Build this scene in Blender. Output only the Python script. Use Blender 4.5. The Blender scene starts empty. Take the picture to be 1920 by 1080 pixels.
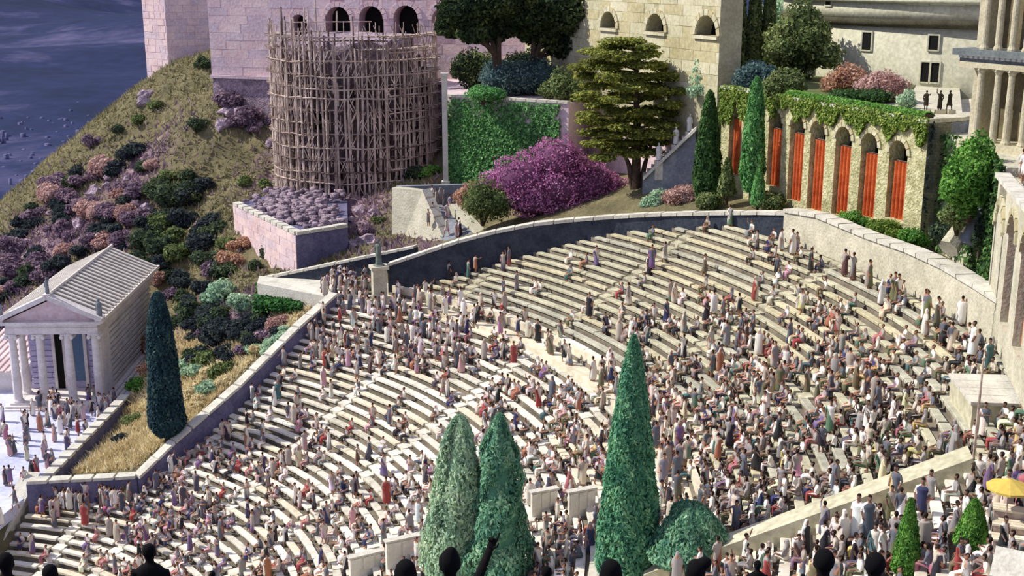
import bpy, bmesh, math, random
import numpy as np
from mathutils import Vector, Matrix

# ------------------------------------------------------------------ camera, sky, sun, exposure
SC = bpy.context.scene
COL = SC.collection
CAM_H = 42.2
PITCH = 0.2538
FPX = 2300.0
cam_data = bpy.data.cameras.new('camera')
cam_data.sensor_width = 36.0
cam_data.lens = FPX * 36.0 / 1920.0
cam_data.clip_start = 0.1
cam_data.clip_end = 20000.0
cam = bpy.data.objects.new('camera', cam_data)
cam.location = (0, 0, CAM_H)
cam.rotation_euler = (math.pi / 2 - PITCH, 0, 0)
COL.objects.link(cam)
SC.camera = cam

SC.view_settings.view_transform = 'Standard'
SC.view_settings.look = 'None'
SC.view_settings.exposure = 0.18
SC.view_settings.gamma = 1.0
SC.view_settings.use_curve_mapping = False

world = bpy.data.worlds.new('sky')
SC.world = world
world.use_nodes = True
bgn = world.node_tree.nodes['Background']
bgn.inputs[0].default_value = (0.52, 0.55, 0.82, 1)
bgn.inputs[1].default_value = 0.74

sun_data = bpy.data.lights.new('sun', 'SUN')
sun_data.energy = 4.4
sun_data.angle = math.radians(0.6)
sun_data.color = (1.0, 0.955, 0.86)
sun = bpy.data.objects.new('sun', sun_data)
SUN_DIR = Vector((-1.0, 0.17, 0.95)).normalized()
sun.rotation_euler = SUN_DIR.to_track_quat('Z', 'Y').to_euler()
sun.location = (-80, 60, 120)
COL.objects.link(sun)

RNG = np.random.default_rng(7)
random.seed(7)

# ------------------------------------------------------------------ measuring: photo directions to places in the world
CP, SP = math.cos(PITCH), math.sin(PITCH)
def ray(px, py):
    x = (px - 960) / FPX; y = -(py - 540) / FPX
    return Vector((x, CP + y * SP, -SP + y * CP))
def W(px, py, Y):                       # the place at distance Y north of the viewpoint
    d = ray(px, py); t = Y / d.y
    return Vector((d.x * t, Y, CAM_H + d.z * t))
def Wz(px, py, z):                      # the place at height z
    d = ray(px, py); t = (z - CAM_H) / d.z
    return Vector((d.x * t, d.y * t, z))
def proj(p):
    v = (p[0], p[1], p[2] - CAM_H)
    zf = v[1] * CP - v[2] * SP; up = v[1] * SP + v[2] * CP
    return 960 + FPX * v[0] / zf, 540 - FPX * up / zf, zf
def on_plane(px, py, A, B):             # on the upright plane through A and B
    d = ray(px, py); n = Vector((-(B.y - A.y), B.x - A.x))
    t = (A.x * n.x + A.y * n.y) / (d.x * n.x + d.y * n.y)
    return Vector((d.x * t, d.y * t, CAM_H + d.z * t))
# the seating is a cone: height .5 * (radius - 12) round a centre down the slope
CX, CY, CK, CR = -37.9, 57.3, 0.5, 12.0
def cone_z(r): return CK * (r - CR)
def pol(r, az, z=None):
    a = math.radians(az)
    return Vector((CX + r * math.cos(a), CY + r * math.sin(a), cone_z(r) if z is None else z))
def on_cone(px, py):
    d = ray(px, py)
    f = lambda t: CAM_H + t * d.z - cone_z(math.hypot(t * d.x - CX, t * d.y - CY))
    t = 5.0
    while t < 220:
        if f(t) > 0 and f(t + .5) <= 0:
            a, b = t, t + .5
            for _ in range(30):
                m = (a + b) / 2
                if f(m) > 0: a = m
                else: b = m
            return Vector((d.x * a, d.y * a, CAM_H + d.z * a))
        t += .5
    return None
def topolar(p): return math.hypot(p[0] - CX, p[1] - CY), math.degrees(math.atan2(p[1] - CY, p[0] - CX))

# ------------------------------------------------------------------ colours and materials
def L(r, g, b):
    f = lambda c: (c / 255 / 12.92) if c / 255 <= .04045 else ((c / 255 + .055) / 1.055) ** 2.4
    return (f(r), f(g), f(b), 1.0)
MATS = {}
def base_mat(name, rough=.9):
    m = bpy.data.materials.new(name); m.use_nodes = True
    n = m.node_tree.nodes; b = n['Principled BSDF']
    b.inputs['Roughness'].default_value = rough
    b.inputs['Specular IOR Level'].default_value = .15
    MATS[name] = m
    return m, m.node_tree, b
def noise_mat(name, c1, c2, scale=1.0, rough=.9, bump=.25, c3=None, detail=6, dist=.1, fine=9.0, mid=.5):
    m, t, b = base_mat(name, rough); N = t.nodes
    tc = N.new('ShaderNodeTexCoord')
    n1 = N.new('ShaderNodeTexNoise'); n1.inputs['Scale'].default_value = scale; n1.inputs['Detail'].default_value = detail
    n1.inputs['Roughness'].default_value = .65
    t.links.new(tc.outputs['Object'], n1.inputs['Vector'])
    r = N.new('ShaderNodeValToRGB')
    e = r.color_ramp.elements
    e[0].position = .32; e[0].color = c1; e[1].position = .68; e[1].color = c2
    if c3 is not None:
        q = e.new(mid); q.color = c3
    t.links.new(n1.outputs['Fac'], r.inputs['Fac'])
    n2 = N.new('ShaderNodeTexNoise'); n2.inputs['Scale'].default_value = scale * fine; n2.inputs['Detail'].default_value = 4
    t.links.new(tc.outputs['Object'], n2.inputs['Vector'])
    mx = N.new('ShaderNodeMix'); mx.data_type = 'RGBA'; mx.blend_type = 'OVERLAY'; mx.inputs[0].default_value = .45
    t.links.new(r.outputs['Color'], mx.inputs[6])
    t.links.new(n2.outputs['Fac'], mx.inputs[7])
    t.links.new(mx.outputs[2], b.inputs['Base Color'])
    if bump:
        bp = N.new('ShaderNodeBump'); bp.inputs['Strength'].default_value = bump; bp.inputs['Distance'].default_value = dist
        t.links.new(n2.outputs['Fac'], bp.inputs['Height'])
        t.links.new(bp.outputs['Normal'], b.inputs['Normal'])
    return m
def flat_mat(name, c, rough=.85):
    m, t, b = base_mat(name, rough); b.inputs['Base Color'].default_value = c
    N = t.nodes
    tc = N.new('ShaderNodeTexCoord'); n1 = N.new('ShaderNodeTexNoise'); n1.inputs['Scale'].default_value = 6
    t.links.new(tc.outputs['Object'], n1.inputs['Vector'])
    mx = N.new('ShaderNodeMix'); mx.data_type = 'RGBA'; mx.blend_type = 'MULTIPLY'; mx.inputs[0].default_value = .35
    mx.inputs[6].default_value = c
    t.links.new(n1.outputs['Fac'], mx.inputs[7]); t.links.new(mx.outputs[2], b.inputs['Base Color'])
    return m
def leaf_mat(name, cols, rough=.8, transl=.32):
    # each leaf clump carries its own random number, which picks its green
    m, t, b = base_mat(name, rough); N = t.nodes
    at = N.new('ShaderNodeAttribute'); at.attribute_name = 'rnd'
    r = N.new('ShaderNodeValToRGB'); e = r.color_ramp.elements
    e[0].position = 0; e[0].color = cols[0]; e[1].position = 1; e[1].color = cols[-1]
    for i, c in enumerate(cols[1:-1]):
        q = e.new((i + 1) / (len(cols) - 1)); q.color = c
    t.links.new(at.outputs['Fac'], r.inputs['Fac'])
    t.links.new(r.outputs['Color'], b.inputs['Base Color'])
    tr = N.new('ShaderNodeBsdfTranslucent'); t.links.new(r.outputs['Color'], tr.inputs['Color'])
    ms = N.new('ShaderNodeMixShader'); ms.inputs[0].default_value = transl
    t.links.new(b.outputs[0], ms.inputs[1]); t.links.new(tr.outputs[0], ms.inputs[2])
    t.links.new(ms.outputs[0], N['Material Output'].inputs['Surface'])
    return m

# ------------------------------------------------------------------ objects, labels and meshes
def tag(o, label=None, cat=None, group=None, kind=None):
    if label: o['label'] = label
    if cat: o['category'] = cat
    if group: o['group'] = group
    if kind: o['kind'] = kind
    return o
def thing(name, loc, label, cat, group=None, rz=0.0):
    o = bpy.data.objects.new(name, None); o.empty_display_size = .3
    o.location = loc; o.rotation_euler = (0, 0, rz)
    COL.objects.link(o)
    return tag(o, label, cat, group)
def world_of(o):
    m = Matrix.Identity(4)
    while o is not None:
        m = (Matrix.Translation(o.location) @ o.rotation_euler.to_matrix().to_4x4()) @ m
        o = o.parent
    return m
def add_object(name, me, parent=None):
    o = bpy.data.objects.new(name, me); COL.objects.link(o)
    if parent is not None: o.parent = parent
    return o
def np_mesh(name, V, F, mats, mi=None, smooth=False, rnd=None, col=None):
    # V (n,3); F (m,k) equal-sized faces
    me = bpy.data.meshes.new(name)
    V = np.asarray(V, np.float32); F = np.asarray(F, np.int32)
    m, k = F.shape
    me.vertices.add(len(V)); me.vertices.foreach_set('co', V.ravel())
    me.loops.add(m * k); me.loops.foreach_set('vertex_index', F.ravel())
    me.polygons.add(m); me.polygons.foreach_set('loop_start', np.arange(0, m * k, k, dtype=np.int32))
    for x in (mats if isinstance(mats, (list, tuple)) else [mats]): me.materials.append(x)
    if mi is not None: me.polygons.foreach_set('material_index', np.asarray(mi, np.int32))
    if smooth: me.polygons.foreach_set('use_smooth', np.ones(m, bool))
    me.update(calc_edges=True)
    if rnd is not None:
        a = me.attributes.new('rnd', 'FLOAT', 'POINT'); a.data.foreach_set('value', np.asarray(rnd, np.float32))
    if col is not None:
        a = me.attributes.new('Col', 'FLOAT_COLOR', 'POINT'); a.data.foreach_set('color', np.asarray(col, np.float32).ravel())
    return me
class MB:
    def __init__(s): s.v, s.f, s.m = [], [], []
    def add(s, vs, fs, mi=0):
        o = len(s.v); s.v += [tuple(p) for p in vs]
        s.f += [tuple(i + o for i in f) for f in fs]; s.m += [mi] * len(fs)
    def box(s, lo, hi, mi=0, M=None):
        x0, y0, z0 = lo; x1, y1, z1 = hi
        vs = [Vector(p) for p in ((x0,y0,z0),(x1,y0,z0),(x1,y1,z0),(x0,y1,z0),(x0,y0,z1),(x1,y0,z1),(x1,y1,z1),(x0,y1,z1))]
        if M is not None: vs = [M @ p for p in vs]
        s.add(vs, [(0,3,2,1),(4,5,6,7),(0,1,5,4),(1,2,6,5),(2,3,7,6),(3,0,4,7)], mi)
    def prism(s, poly, z0, z1, mi=0):    # poly: xy points, z1 may be a list of heights
        n = len(poly)
        zt = z1 if isinstance(z1, (list, tuple)) else [z1] * n
        zb = z0 if isinstance(z0, (list, tuple)) else [z0] * n
        vs = [(p[0], p[1], zb[i]) for i, p in enumerate(poly)] + [(p[0], p[1], zt[i]) for i, p in enumerate(poly)]
        s.add(vs, [tuple(range(n))[::-1], tuple(range(n, 2 * n))] + [(i, (i + 1) % n, n + (i + 1) % n, n + i) for i in range(n)], mi)
    def tube(s, a, b, r0, r1=None, n=6, mi=0):
        a, b = Vector(a), Vector(b); r1 = r0 if r1 is None else r1
        q = (b - a).to_track_quat('Z', 'Y')
        vs = []
        for c, r in ((a, r0), (b, r1)):
            for i in range(n):
                t = 2 * math.pi * i / n
                vs.append(c + q @ Vector((r * math.cos(t), r * math.sin(t), 0)))
        s.add(vs, [tuple(range(n))[::-1], tuple(range(n, 2 * n))] + [(i, (i + 1) % n, n + (i + 1) % n, n + i) for i in range(n)], mi)
    def path(s, pts, rad, n=6, mi=0, flat=None):     # tube through points, one radius (or pair) each
        pts = [Vector(p) for p in pts]; N = len(pts); vs = []
        for i, p in enumerate(pts):
            d = (pts[min(i + 1, N - 1)] - pts[max(i - 1, 0)]).normalized()
            up = Vector((0, 1, 0)) if abs(d.y) < .9 else Vector((1, 0, 0))
            x = d.cross(up).normalized(); y = d.cross(x).normalized()
            r = rad[i] if isinstance(rad, (list, tuple)) else rad
            rx, ry = r if isinstance(r, (list, tuple)) else (r, r)
            for k in range(n):
                t = 2 * math.pi * k / n
                vs.append(p + x * rx * math.cos(t) + y * ry * math.sin(t))
        fs = [tuple(range(n)), tuple(range((N - 1) * n, N * n))[::-1]]
        for i in range(N - 1):
            for k in range(n):
                fs.append((i * n + k, (i + 1) * n + k, (i + 1) * n + (k + 1) % n, i * n + (k + 1) % n))
        s.add(vs, fs, mi)
    def lathe(s, c, prof, n=12, mi=0, sx=1.0, sy=1.0):   # prof: (radius, height)
        vs = []
        for r, z in prof:
            for k in range(n):
                t = 2 * math.pi * k / n
                vs.append((c[0] + r * sx * math.cos(t), c[1] + r * sy * math.sin(t), c[2] + z))
        N = len(prof)
        fs = [tuple(range(n))[::-1], tuple(range((N - 1) * n, N * n))]
        for i in range(N - 1):
            for k in range(n):
                fs.append((i * n + k, i * n + (k + 1) % n, (i + 1) * n + (k + 1) % n, (i + 1) * n + k))
        s.add(vs, fs, mi)
    def ball(s, c, r, n=8, mi=0):
        rx, ry, rz = r if isinstance(r, (list, tuple)) else (r, r, r)
        m = max(4, n // 2 + 1)
        s.lathe(c, [(max(.02, math.sin(math.pi * i / m)), -rz * math.cos(math.pi * i / m)) for i in range(m + 1)], n, mi, rx, ry)
    def build(s, name, mats, parent=None, smooth=False, world=False):
        me = bpy.data.meshes.new(name)
        vs = s.v
        if world and parent is not None:     # given in world places: bring into the parent's frame
            inv = world_of(parent).inverted(); vs = [tuple(inv @ Vector(p)) for p in vs]
        me.from_pydata(vs, [], s.f)
        for x in (mats if isinstance(mats, (list, tuple)) else [mats]): me.materials.append(x)
        if max(s.m, default=0) > 0: me.polygons.foreach_set('material_index', s.m)
        if smooth: me.polygons.foreach_set('use_smooth', [True] * len(me.polygons))
        bm = bmesh.new(); bm.from_mesh(me); bmesh.ops.recalc_face_normals(bm, faces=bm.faces); bm.to_mesh(me); bm.free()
        me.update()
        return add_object(name, me, parent)
def nth(i):
    w = ['first','second','third','fourth','fifth','sixth','seventh','eighth','ninth','tenth','eleventh','twelfth','thirteenth','fourteenth','fifteenth','sixteenth','seventeenth','eighteenth','nineteenth','twentieth']
    if i < 20: return w[i]
    tens = {20:'twenty',30:'thirty',40:'forty',50:'fifty',60:'sixty'}
    n = i + 1
    if n % 10 == 0: return {30:'thirtieth',40:'fortieth',50:'fiftieth',60:'sixtieth'}[n]
    return tens[n // 10 * 10] + '-' + w[n % 10 - 1]
def single_out(items):
    # items: (object, phrase, photo x); where a phrase fits several, count them off from the left
    d = {}
    for o, ph, x in items: d.setdefault(ph, []).append((x, o))
    for ph, l in d.items():
        l.sort(key=lambda q: q[0])
        for i, (x, o) in enumerate(l):
            if len(l) == 1: o['label'] = ph
            elif i == 0: o['label'] = ph + ', leftmost of these'
            elif i == len(l) - 1: o['label'] = ph + ', rightmost of these'
            else: o['label'] = ph + ', ' + nth(i) + ' from left'

# ------------------------------------------------------------------ foliage
def leaf_quads(P, Nn, size, jit=.6, aspect=.55, up=0.0):
    n = len(P)
    nr = Nn + RNG.normal(size=(n, 3)) * jit
    nr /= np.linalg.norm(nr, axis=1)[:, None] + 1e-9
    a = RNG.normal(size=(n, 3)); a[:, 2] += up
    a -= nr * (a * nr).sum(1)[:, None]; a /= np.linalg.norm(a, axis=1)[:, None] + 1e-9
    b = np.cross(nr, a)
    s = (size * RNG.uniform(.6, 1.4, n))[:, None]
    fold = nr * s * .25
    V = np.stack([P - a * s, P - b * s * aspect + fold, P + a * s, P + b * s * aspect + fold], 1).reshape(-1, 3)
    return V
def leaves_mesh(name, P, Nn, size, mats, jit=.6, aspect=.55, up=0., mi=None, core=None, core_rnd=.0, bias=None):
    V = leaf_quads(P, Nn, size, jit, aspect, up)
    n = len(P)
    F = np.arange(n * 4).reshape(-1, 4)
    r = RNG.uniform(0, 1, n) if bias is None else np.clip(bias + RNG.normal(size=n) * .18, 0, 1)
    rnd = np.repeat(r, 4)
    M = np.zeros(n, int) if mi is None else mi
    if core is not None:
        cv, cf = core
        F = np.concatenate([F, np.asarray(cf) + len(V)]); V = np.concatenate([V, cv])
        rnd = np.concatenate([rnd, np.full(len(cv), core_rnd)]); M = np.concatenate([M, np.zeros(len(cf), int)])
    return np_mesh(name, V, F, mats, M, rnd=rnd)
def lathe_np(prof, n=14, sx=1, sy=1):
    V, F = [], []
    for r, z in prof:
        for k in range(n):
            t = 2 * math.pi * k / n; V.append((r * sx * math.cos(t), r * sy * math.sin(t), z))
    for i in range(len(prof) - 1):
        for k in range(n): F.append((i * n + k, i * n + (k + 1) % n, (i + 1) * n + (k + 1) % n, (i + 1) * n + k))
    return np.array(V), np.array(F)
def lump(P, s=1.0, seed=0):
    # cheap smooth noise
    r = np.random.default_rng(seed); o = np.zeros(len(P))
    for i in range(7):
        k = r.normal(size=3) * s * (1 + .5 * i); o += np.sin(P @ k + r.uniform(0, 6)) / (1 + .5 * i)
    return o / 2.6
def cypress_mesh(name, h, R, mat, n, size, power=.75, lumpy=.16, seed=1, belly=.12, tip=.03):
    g = np.random.default_rng(seed)
    t = g.uniform(0, 1, n) ** 1.15; a = g.uniform(0, 2 * math.pi, n)
    prof = lambda t: R * (np.minimum(1, (t / belly + .25)) ** .5).clip(0, 1) * (1 - t) ** power + R * tip * (1 - t)
    dirv = np.stack([np.cos(a), np.sin(a), np.zeros(n)], 1)
    P0 = np.stack([np.cos(a) * 2, np.sin(a) * 2, t * h], 1)
    rr = prof(t) * (1 + lumpy * lump(P0, .9, seed)) * g.uniform(.86, 1.06, n)
    P = dirv * rr[:, None]; P[:, 2] = t * h + .15
    Nn = dirv.copy(); Nn[:, 2] = .35
    core = lathe_np([(float(prof(q)) * .84, q * h + .1) for q in np.linspace(0, .97, 14)] , 12)
    b = .45 + .3 * lump(P0 * 1.7, 1.2, seed + 5)
    return leaves_mesh(name, P, Nn, size, mat, jit=.5, aspect=.4, up=1.6, core=core, core_rnd=.1, bias=b)
def blob_points(n, blobs, g, noise=.15, seed=0):
    # blobs: (centre, radii) weights by area
    w = np.array([r[0] * r[1] + r[0] * r[2] for c, r in blobs]); w = w / w.sum()
    idx = g.choice(len(blobs), n, p=w)
    d = g.normal(size=(n, 3)); d /= np.linalg.norm(d, axis=1)[:, None]
    C = np.array([b[0] for b in blobs])[idx]; R = np.array([b[1] for b in blobs])[idx]
    k = 1 + noise * lump(d * 3 + C, 1.2, seed)
    P = C + d * R * (k * g.uniform(.85, 1.05, n))[:, None]
    Nn = d / R; Nn /= np.linalg.norm(Nn, axis=1)[:, None]
    return P, Nn, idx
def blob_tree_mesh(name, blobs, mat, n, size, seed=1, jit=.7, aspect=.55, up=0., noise=.18, core=True, coren=10, mi_flower=None):
    g = np.random.default_rng(seed)
    P, Nn, idx = blob_points(n, blobs, g, noise, seed)
    C = None
    if core:
        VV, FF, o = [], [], 0
        for c, r in blobs:
            v, f = lathe_np([(max(.02, math.sin(math.pi * i / 6)), -math.cos(math.pi * i / 6)) for i in range(7)], coren)
            v = v * np.array(r) * .8 + np.array(c); VV.append(v); FF.append(f + o); o += len(v)
        C = (np.concatenate(VV), np.concatenate(FF))
    b = .5 + .3 * lump(P * .9, 1.0, seed + 3)
    return leaves_mesh(name, P, Nn, size, mat, jit=jit, aspect=aspect, up=up, core=C, core_rnd=.08, bias=b)
def trunk_mb(pts, rad, n=7):
    mb = MB(); mb.path(pts, rad, n); return mb
# ------------------------------------------------------------------ material palette
M_tier = noise_mat('dark_tier_stone', L(98,92,82), L(146,136,118), .5, bump=.5, c3=L(120,112,98), fine=6)  # risers and footwells, darker than the bench slabs
M_benchdim = [noise_mat('dim_green_bench_stone', L(170,166,140), L(206,200,172), .35, bump=.3, fine=8),  # upper tier benches: the dimmer light there is put into the colour
         noise_mat('dim_ochre_bench_stone', L(176,168,136), L(212,202,168), .35, bump=.3, fine=8),
         noise_mat('dim_grey_bench_stone', L(160,158,140), L(196,192,172), .35, bump=.3, fine=8)]
M_wallshade = noise_mat('shade_dark_wall_stone', L(46,52,64), L(72,78,88), .8, bump=.5, fine=6)  # shade on the upper walls, put into the stone colour
M_violetshade = noise_mat('violet_shade_wall_stone', L(92,90,120), L(124,120,146), .8, bump=.5, fine=6)  # walls facing away from the sun, their shade painted into the stone
M_bench = [noise_mat('pale_bench_stone', L(206,200,184), L(240,236,222), .35, bump=.25, fine=8),
           noise_mat('grey_bench_stone', L(188,182,164), L(224,218,202), .35, bump=.25, fine=8),
           noise_mat('warm_bench_stone', L(204,194,170), L(236,226,200), .35, bump=.25, fine=8)]
M_lawn = noise_mat('roof_garden_soil', L(74,84,50), L(112,118,74), .8, bump=.5)
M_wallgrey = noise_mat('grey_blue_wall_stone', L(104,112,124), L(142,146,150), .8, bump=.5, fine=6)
M_coping = noise_mat('pale_coping_stone', L(186,182,168), L(222,218,204), .9, bump=.3)
M_wallcream = noise_mat('cream_wall_stone', L(176,172,150), L(212,206,184), .7, bump=.5)
M_pink = [noise_mat('mauve_ashlar', L(208,182,184), L(234,210,208), .4, bump=.3),
          noise_mat('rose_ashlar', L(214,186,184), L(240,216,210), .4, bump=.3),
          noise_mat('grey_mauve_ashlar', L(200,178,184), L(226,206,208), .4, bump=.3)]
M_pinkjoint = noise_mat('mauve_wall_core', L(176,148,156), L(204,176,180), .5, bump=.3)
M_rubble = noise_mat('mauve_rubble_stone', L(120,106,120), L(200,178,188), 1.6, bump=.9, dist=.3, fine=4)
M_cream = [noise_mat('cream_ashlar', L(180,174,140), L(206,200,168), .4, bump=.3),
           noise_mat('pale_ashlar', L(190,184,150), L(214,208,178), .4, bump=.3),
           noise_mat('ochre_ashlar', L(174,164,126), L(200,190,150), .4, bump=.3)]
M_creamjoint = noise_mat('cream_wall_core', L(160,154,122), L(184,178,146), .5, bump=.3)
M_arcade = noise_mat('yellow_rubble_wall', L(150,146,104), L(214,208,166), 1.5, bump=.8, dist=.2, fine=4, c3=L(186,182,138))
M_tower = noise_mat('pale_tower_plaster', L(176,174,150), L(200,198,174), .25, bump=.2, fine=14)
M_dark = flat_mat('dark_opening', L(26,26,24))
M_darkband = noise_mat('dark_cornice_stone', L(62,60,48), L(88,84,66), .8, bump=.3)
M_curtain = noise_mat('orange_red_curtain_cloth', L(164,70,34), L(218,116,64), 1.2, bump=.2, rough=.8)
M_wood = noise_mat('bleached_scaffold_wood', L(140,120,110), L(218,200,186), .6, bump=.2)
M_wooddark = noise_mat('dark_scaffold_wood', L(78,66,64), L(126,108,102), .6, bump=.2)
M_bark = noise_mat('bark', L(62,50,42), L(96,80,66), 2.5, bump=.6)
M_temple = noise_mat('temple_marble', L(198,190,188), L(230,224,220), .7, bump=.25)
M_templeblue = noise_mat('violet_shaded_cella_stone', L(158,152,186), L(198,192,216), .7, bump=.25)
M_roof = noise_mat('pale_roof_tile', L(196,188,178), L(226,220,208), .8, bump=.2)
M_roofgap = noise_mat('grey_roof_channel', L(118,112,112), L(146,140,138), .8, bump=.2)
M_terrace = noise_mat('pale_blue_terrace_paving', L(178,182,208), L(216,218,238), .18, bump=.15, fine=18)
M_statue = noise_mat('grey_green_bronze', L(84,96,90), L(132,142,130), 2, bump=.3)
M_statuedark = noise_mat('dark_bronze', L(38,34,28), L(70,62,48), 2, bump=.3)
M_statuewhite = noise_mat('white_marble', L(206,204,198), L(236,234,228), 2, bump=.2)
M_stoa = noise_mat('stoa_limestone', L(176,168,140), L(206,198,170), .8, bump=.25)
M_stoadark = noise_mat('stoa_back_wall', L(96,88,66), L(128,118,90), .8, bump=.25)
M_frieze = noise_mat('blue_grey_frieze', L(92,100,102), L(126,132,130), .8, bump=.2)
M_doorblue = flat_mat('slate_blue_door', L(104,128,158))

G_cyp = leaf_mat('cypress_green', [L(60,116,94), L(88,148,116), L(118,176,132), L(172,210,158)])
G_cypdark = leaf_mat('dark_blue_green', [L(34,54,66), L(46,74,84), L(64,96,100), L(110,134,120)])
G_pale = leaf_mat('pale_grey_green', [L(120,158,134), L(158,190,158), L(192,216,180), L(222,236,206)])
G_mint = leaf_mat('mid_green', [L(76,130,112), L(106,160,130), L(144,190,152), L(190,220,180)])
G_bright = leaf_mat('bright_green', [L(52,92,40), L(84,136,58), L(118,172,76), L(158,200,104)])
G_pine = leaf_mat('dark_pine_green', [L(30,42,32), L(46,62,42), L(70,88,52), L(112,124,72)])
G_cedar = leaf_mat('yellow_green_cedar', [L(78,88,40), L(126,134,60), L(172,176,82), L(208,206,116)])
G_ivy = leaf_mat('ivy_green', [L(56,104,56), L(90,148,84), L(124,184,108), L(164,210,136)])
G_ivyy = leaf_mat('yellow_ivy_green', [L(70,92,36), L(104,132,54), L(140,168,76), L(190,196,112)])
G_garden = leaf_mat('garden_olive_green', [L(60,76,46), L(98,116,68), L(136,150,94), L(172,180,126)])
G_dkgarden = leaf_mat('garden_dark_green', [L(40,64,36), L(62,96,52), L(88,126,68), L(120,156,88)])
G_teal = leaf_mat('blue_grey_shrub', [L(52,74,76), L(78,104,104), L(108,134,130), L(140,160,152)])
G_magenta = leaf_mat('magenta_blossom', [L(104,76,96), L(180,106,160), L(214,142,190), L(240,194,222)])
G_pinkflower = leaf_mat('pale_pink_blossom', [L(150,110,100), L(190,150,140), L(214,182,172), L(236,210,204)])
G_orange = leaf_mat('orange_blossom', [L(140,104,84), L(182,138,112), L(206,166,138), L(224,194,172)])
G_scrub = leaf_mat('scrub_green', [L(40,52,54), L(62,78,62), L(88,106,72), L(118,130,92)])
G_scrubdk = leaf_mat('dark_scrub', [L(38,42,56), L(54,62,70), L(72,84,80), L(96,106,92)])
G_brush = leaf_mat('dry_mauve_brush', [L(84,70,90), L(124,104,124), L(164,138,152), L(196,170,176)])
G_straw = leaf_mat('straw_grass', [L(100,98,72), L(134,130,94), L(164,156,116), L(196,186,146)])
G_gold = leaf_mat('golden_grass', [L(186,168,124), L(214,196,150), L(232,218,176), L(244,236,204)])

# ------------------------------------------------------------------ plan of the theatre
wall_top_px = [(728,545,494),(800,528,470),(860,511,450),(930,490,432),(1000,470,418),(1075,449,410),(1150,432,404),(1240,424,399),(1330,419,397),(1420,418,396),(1493,421,397)]
TW = []                                          # top wall: foot point, top height
for px, pb, pt in wall_top_px:
    p = on_cone(px, pb); TW.append((p, W(px, pt, p.y).z))
az_tab_r = [12, 25.0, 25.02, 28.4, 33.7, 44.9]
az_tab_a = [80.7, 80.7, 64.0, 61.0, 58.6, 58.6]
for p, z in TW:
    r, a = topolar(p)
    if r > az_tab_r[-1] + .3: az_tab_r.append(r); az_tab_a.append(a)
R_END = 61.6
def az_max(r): return float(np.interp(r, az_tab_r, az_tab_a))

# ------------------------------------------------------------------ ground
PAR_A = Wz(95, 890, 7.5); PAR_B = Wz(242, 738, 7.5)      # the terrace parapet
ctl_px = [(0,390,150),(100,305,155),(200,218,158),(300,138,162),(390,98,165),(0,460,140),(0,545,130),(100,400,145),(200,300,150),
 (300,250,150),(390,200,142),(60,520,128),(150,470,130),(290,500,122),(300,420,130),(400,330,138),(450,380,128),(430,450,118),
 (350,600,107),(300,640,101),(310,820,84),(132,885,83),(225,790,97),(250,890,81),(330,815,85),(470,680,93.5),(590,570,98.5),
 (350,500,118),(420,560,106),(520,565,101),(480,532,105),(545,520,106),(700,475,104),(560,500,111),(640,470,108),(520,350,132),(620,360,128),(830,340,122),(690,400,116),
 (950,400,109),(1050,392,103),(1200,350,100),(1200,398,97),(1330,375,94),(1480,385,88),(900,425,106),(780,482,103),(845,470,100),(760,470,107),(420,640,102),(860,440,108)]
ctl = [W(*c) for c in ctl_px]
ctl += [Vector(p) for p in [(-75,175,2),(-62,185,14),(-45,190,24),(-90,140,-6),(-80,120,-2),(-70,105,0),(-20,175,33),(20,150,30),(30,110,26),(34,80,25.8),(34,55,25.6),
        (34,20,24.5),(0,0,24),(-40,20,5),(-70,40,0),(-70,80,0)]]
cxy = np.array([(p.x, p.y) for p in ctl]); cz = np.array([p.z for p in ctl])
def tps_k(d2): return np.where(d2 > 1e-9, .5 * d2 * np.log(d2 + 1e-12), 0)
n_ = len(cxy)
A_ = np.zeros((n_ + 3, n_ + 3))
A_[:n_, :n_] = tps_k(((cxy[:, None] - cxy[None]) ** 2).sum(-1)) + np.eye(n_) * 25.0
A_[:n_, n_] = 1; A_[:n_, n_ + 1:] = cxy; A_[n_, :n_] = 1; A_[n_ + 1:, :n_] = cxy.T
sol_ = np.linalg.solve(A_, np.concatenate([cz, [0, 0, 0]]))
def tps(xy):
    xy = np.atleast_2d(xy)
    return tps_k(((xy[:, None] - cxy[None]) ** 2).sum(-1)) @ sol_[:n_] + sol_[n_] + xy @ sol_[n_ + 1:]
def ground_z(x, y, rough=True):
    x = np.atleast_1d(np.asarray(x, float)); y = np.atleast_1d(np.asarray(y, float))
    z = np.concatenate([tps(np.stack([x[i:i + 4000], y[i:i + 4000]], 1)) for i in range(0, len(x), 4000)])
    r = np.hypot(x - CX, y - CY); a = np.degrees(np.arctan2(y - CY, x - CX))
    hill = (x < -14) & (y > 84)
    if rough:
        P = np.stack([x, y, z * 0], 1)
        z = z + np.where(hill, 0.45 * lump(P * .55, 1.0, 3) + .22 * lump(P * 1.7, 1.0, 4), .05 * lump(P, 1., 5)) * np.clip((y - 96) / 14, .12, 1)
    # the far spur drops away behind its crest
    # flat temple terrace, left of the parapet
    d = (PAR_B - PAR_A); s = (x - PAR_A.x) * d.y - (y - PAR_A.y) * d.x      # negative: left
    left = (s < 0) & (y < 121) & (y > 60) & (x > -70)
    back = np.clip((y - 112) / 9, 0, 1)
    z = np.where(left, 6.0 + back * np.maximum(0, z - 6.0), z)
    am = np.interp(r, az_tab_r, az_tab_a)
    inside = (r < R_END + .85) & (a < am + .6) & (a > -75)
    z = np.where(inside, np.minimum(z, cone_z(np.maximum(r, 8)) - 1.3), z)
    east = (r >= R_END + .85) & (a < 24) & (a > -80)
    z = np.where(east, np.clip(z, 25.4, 26.3), z)
    return z
gx = np.arange(-84, 44.01, .8); gy = np.arange(12, 178.01, .8)
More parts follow.
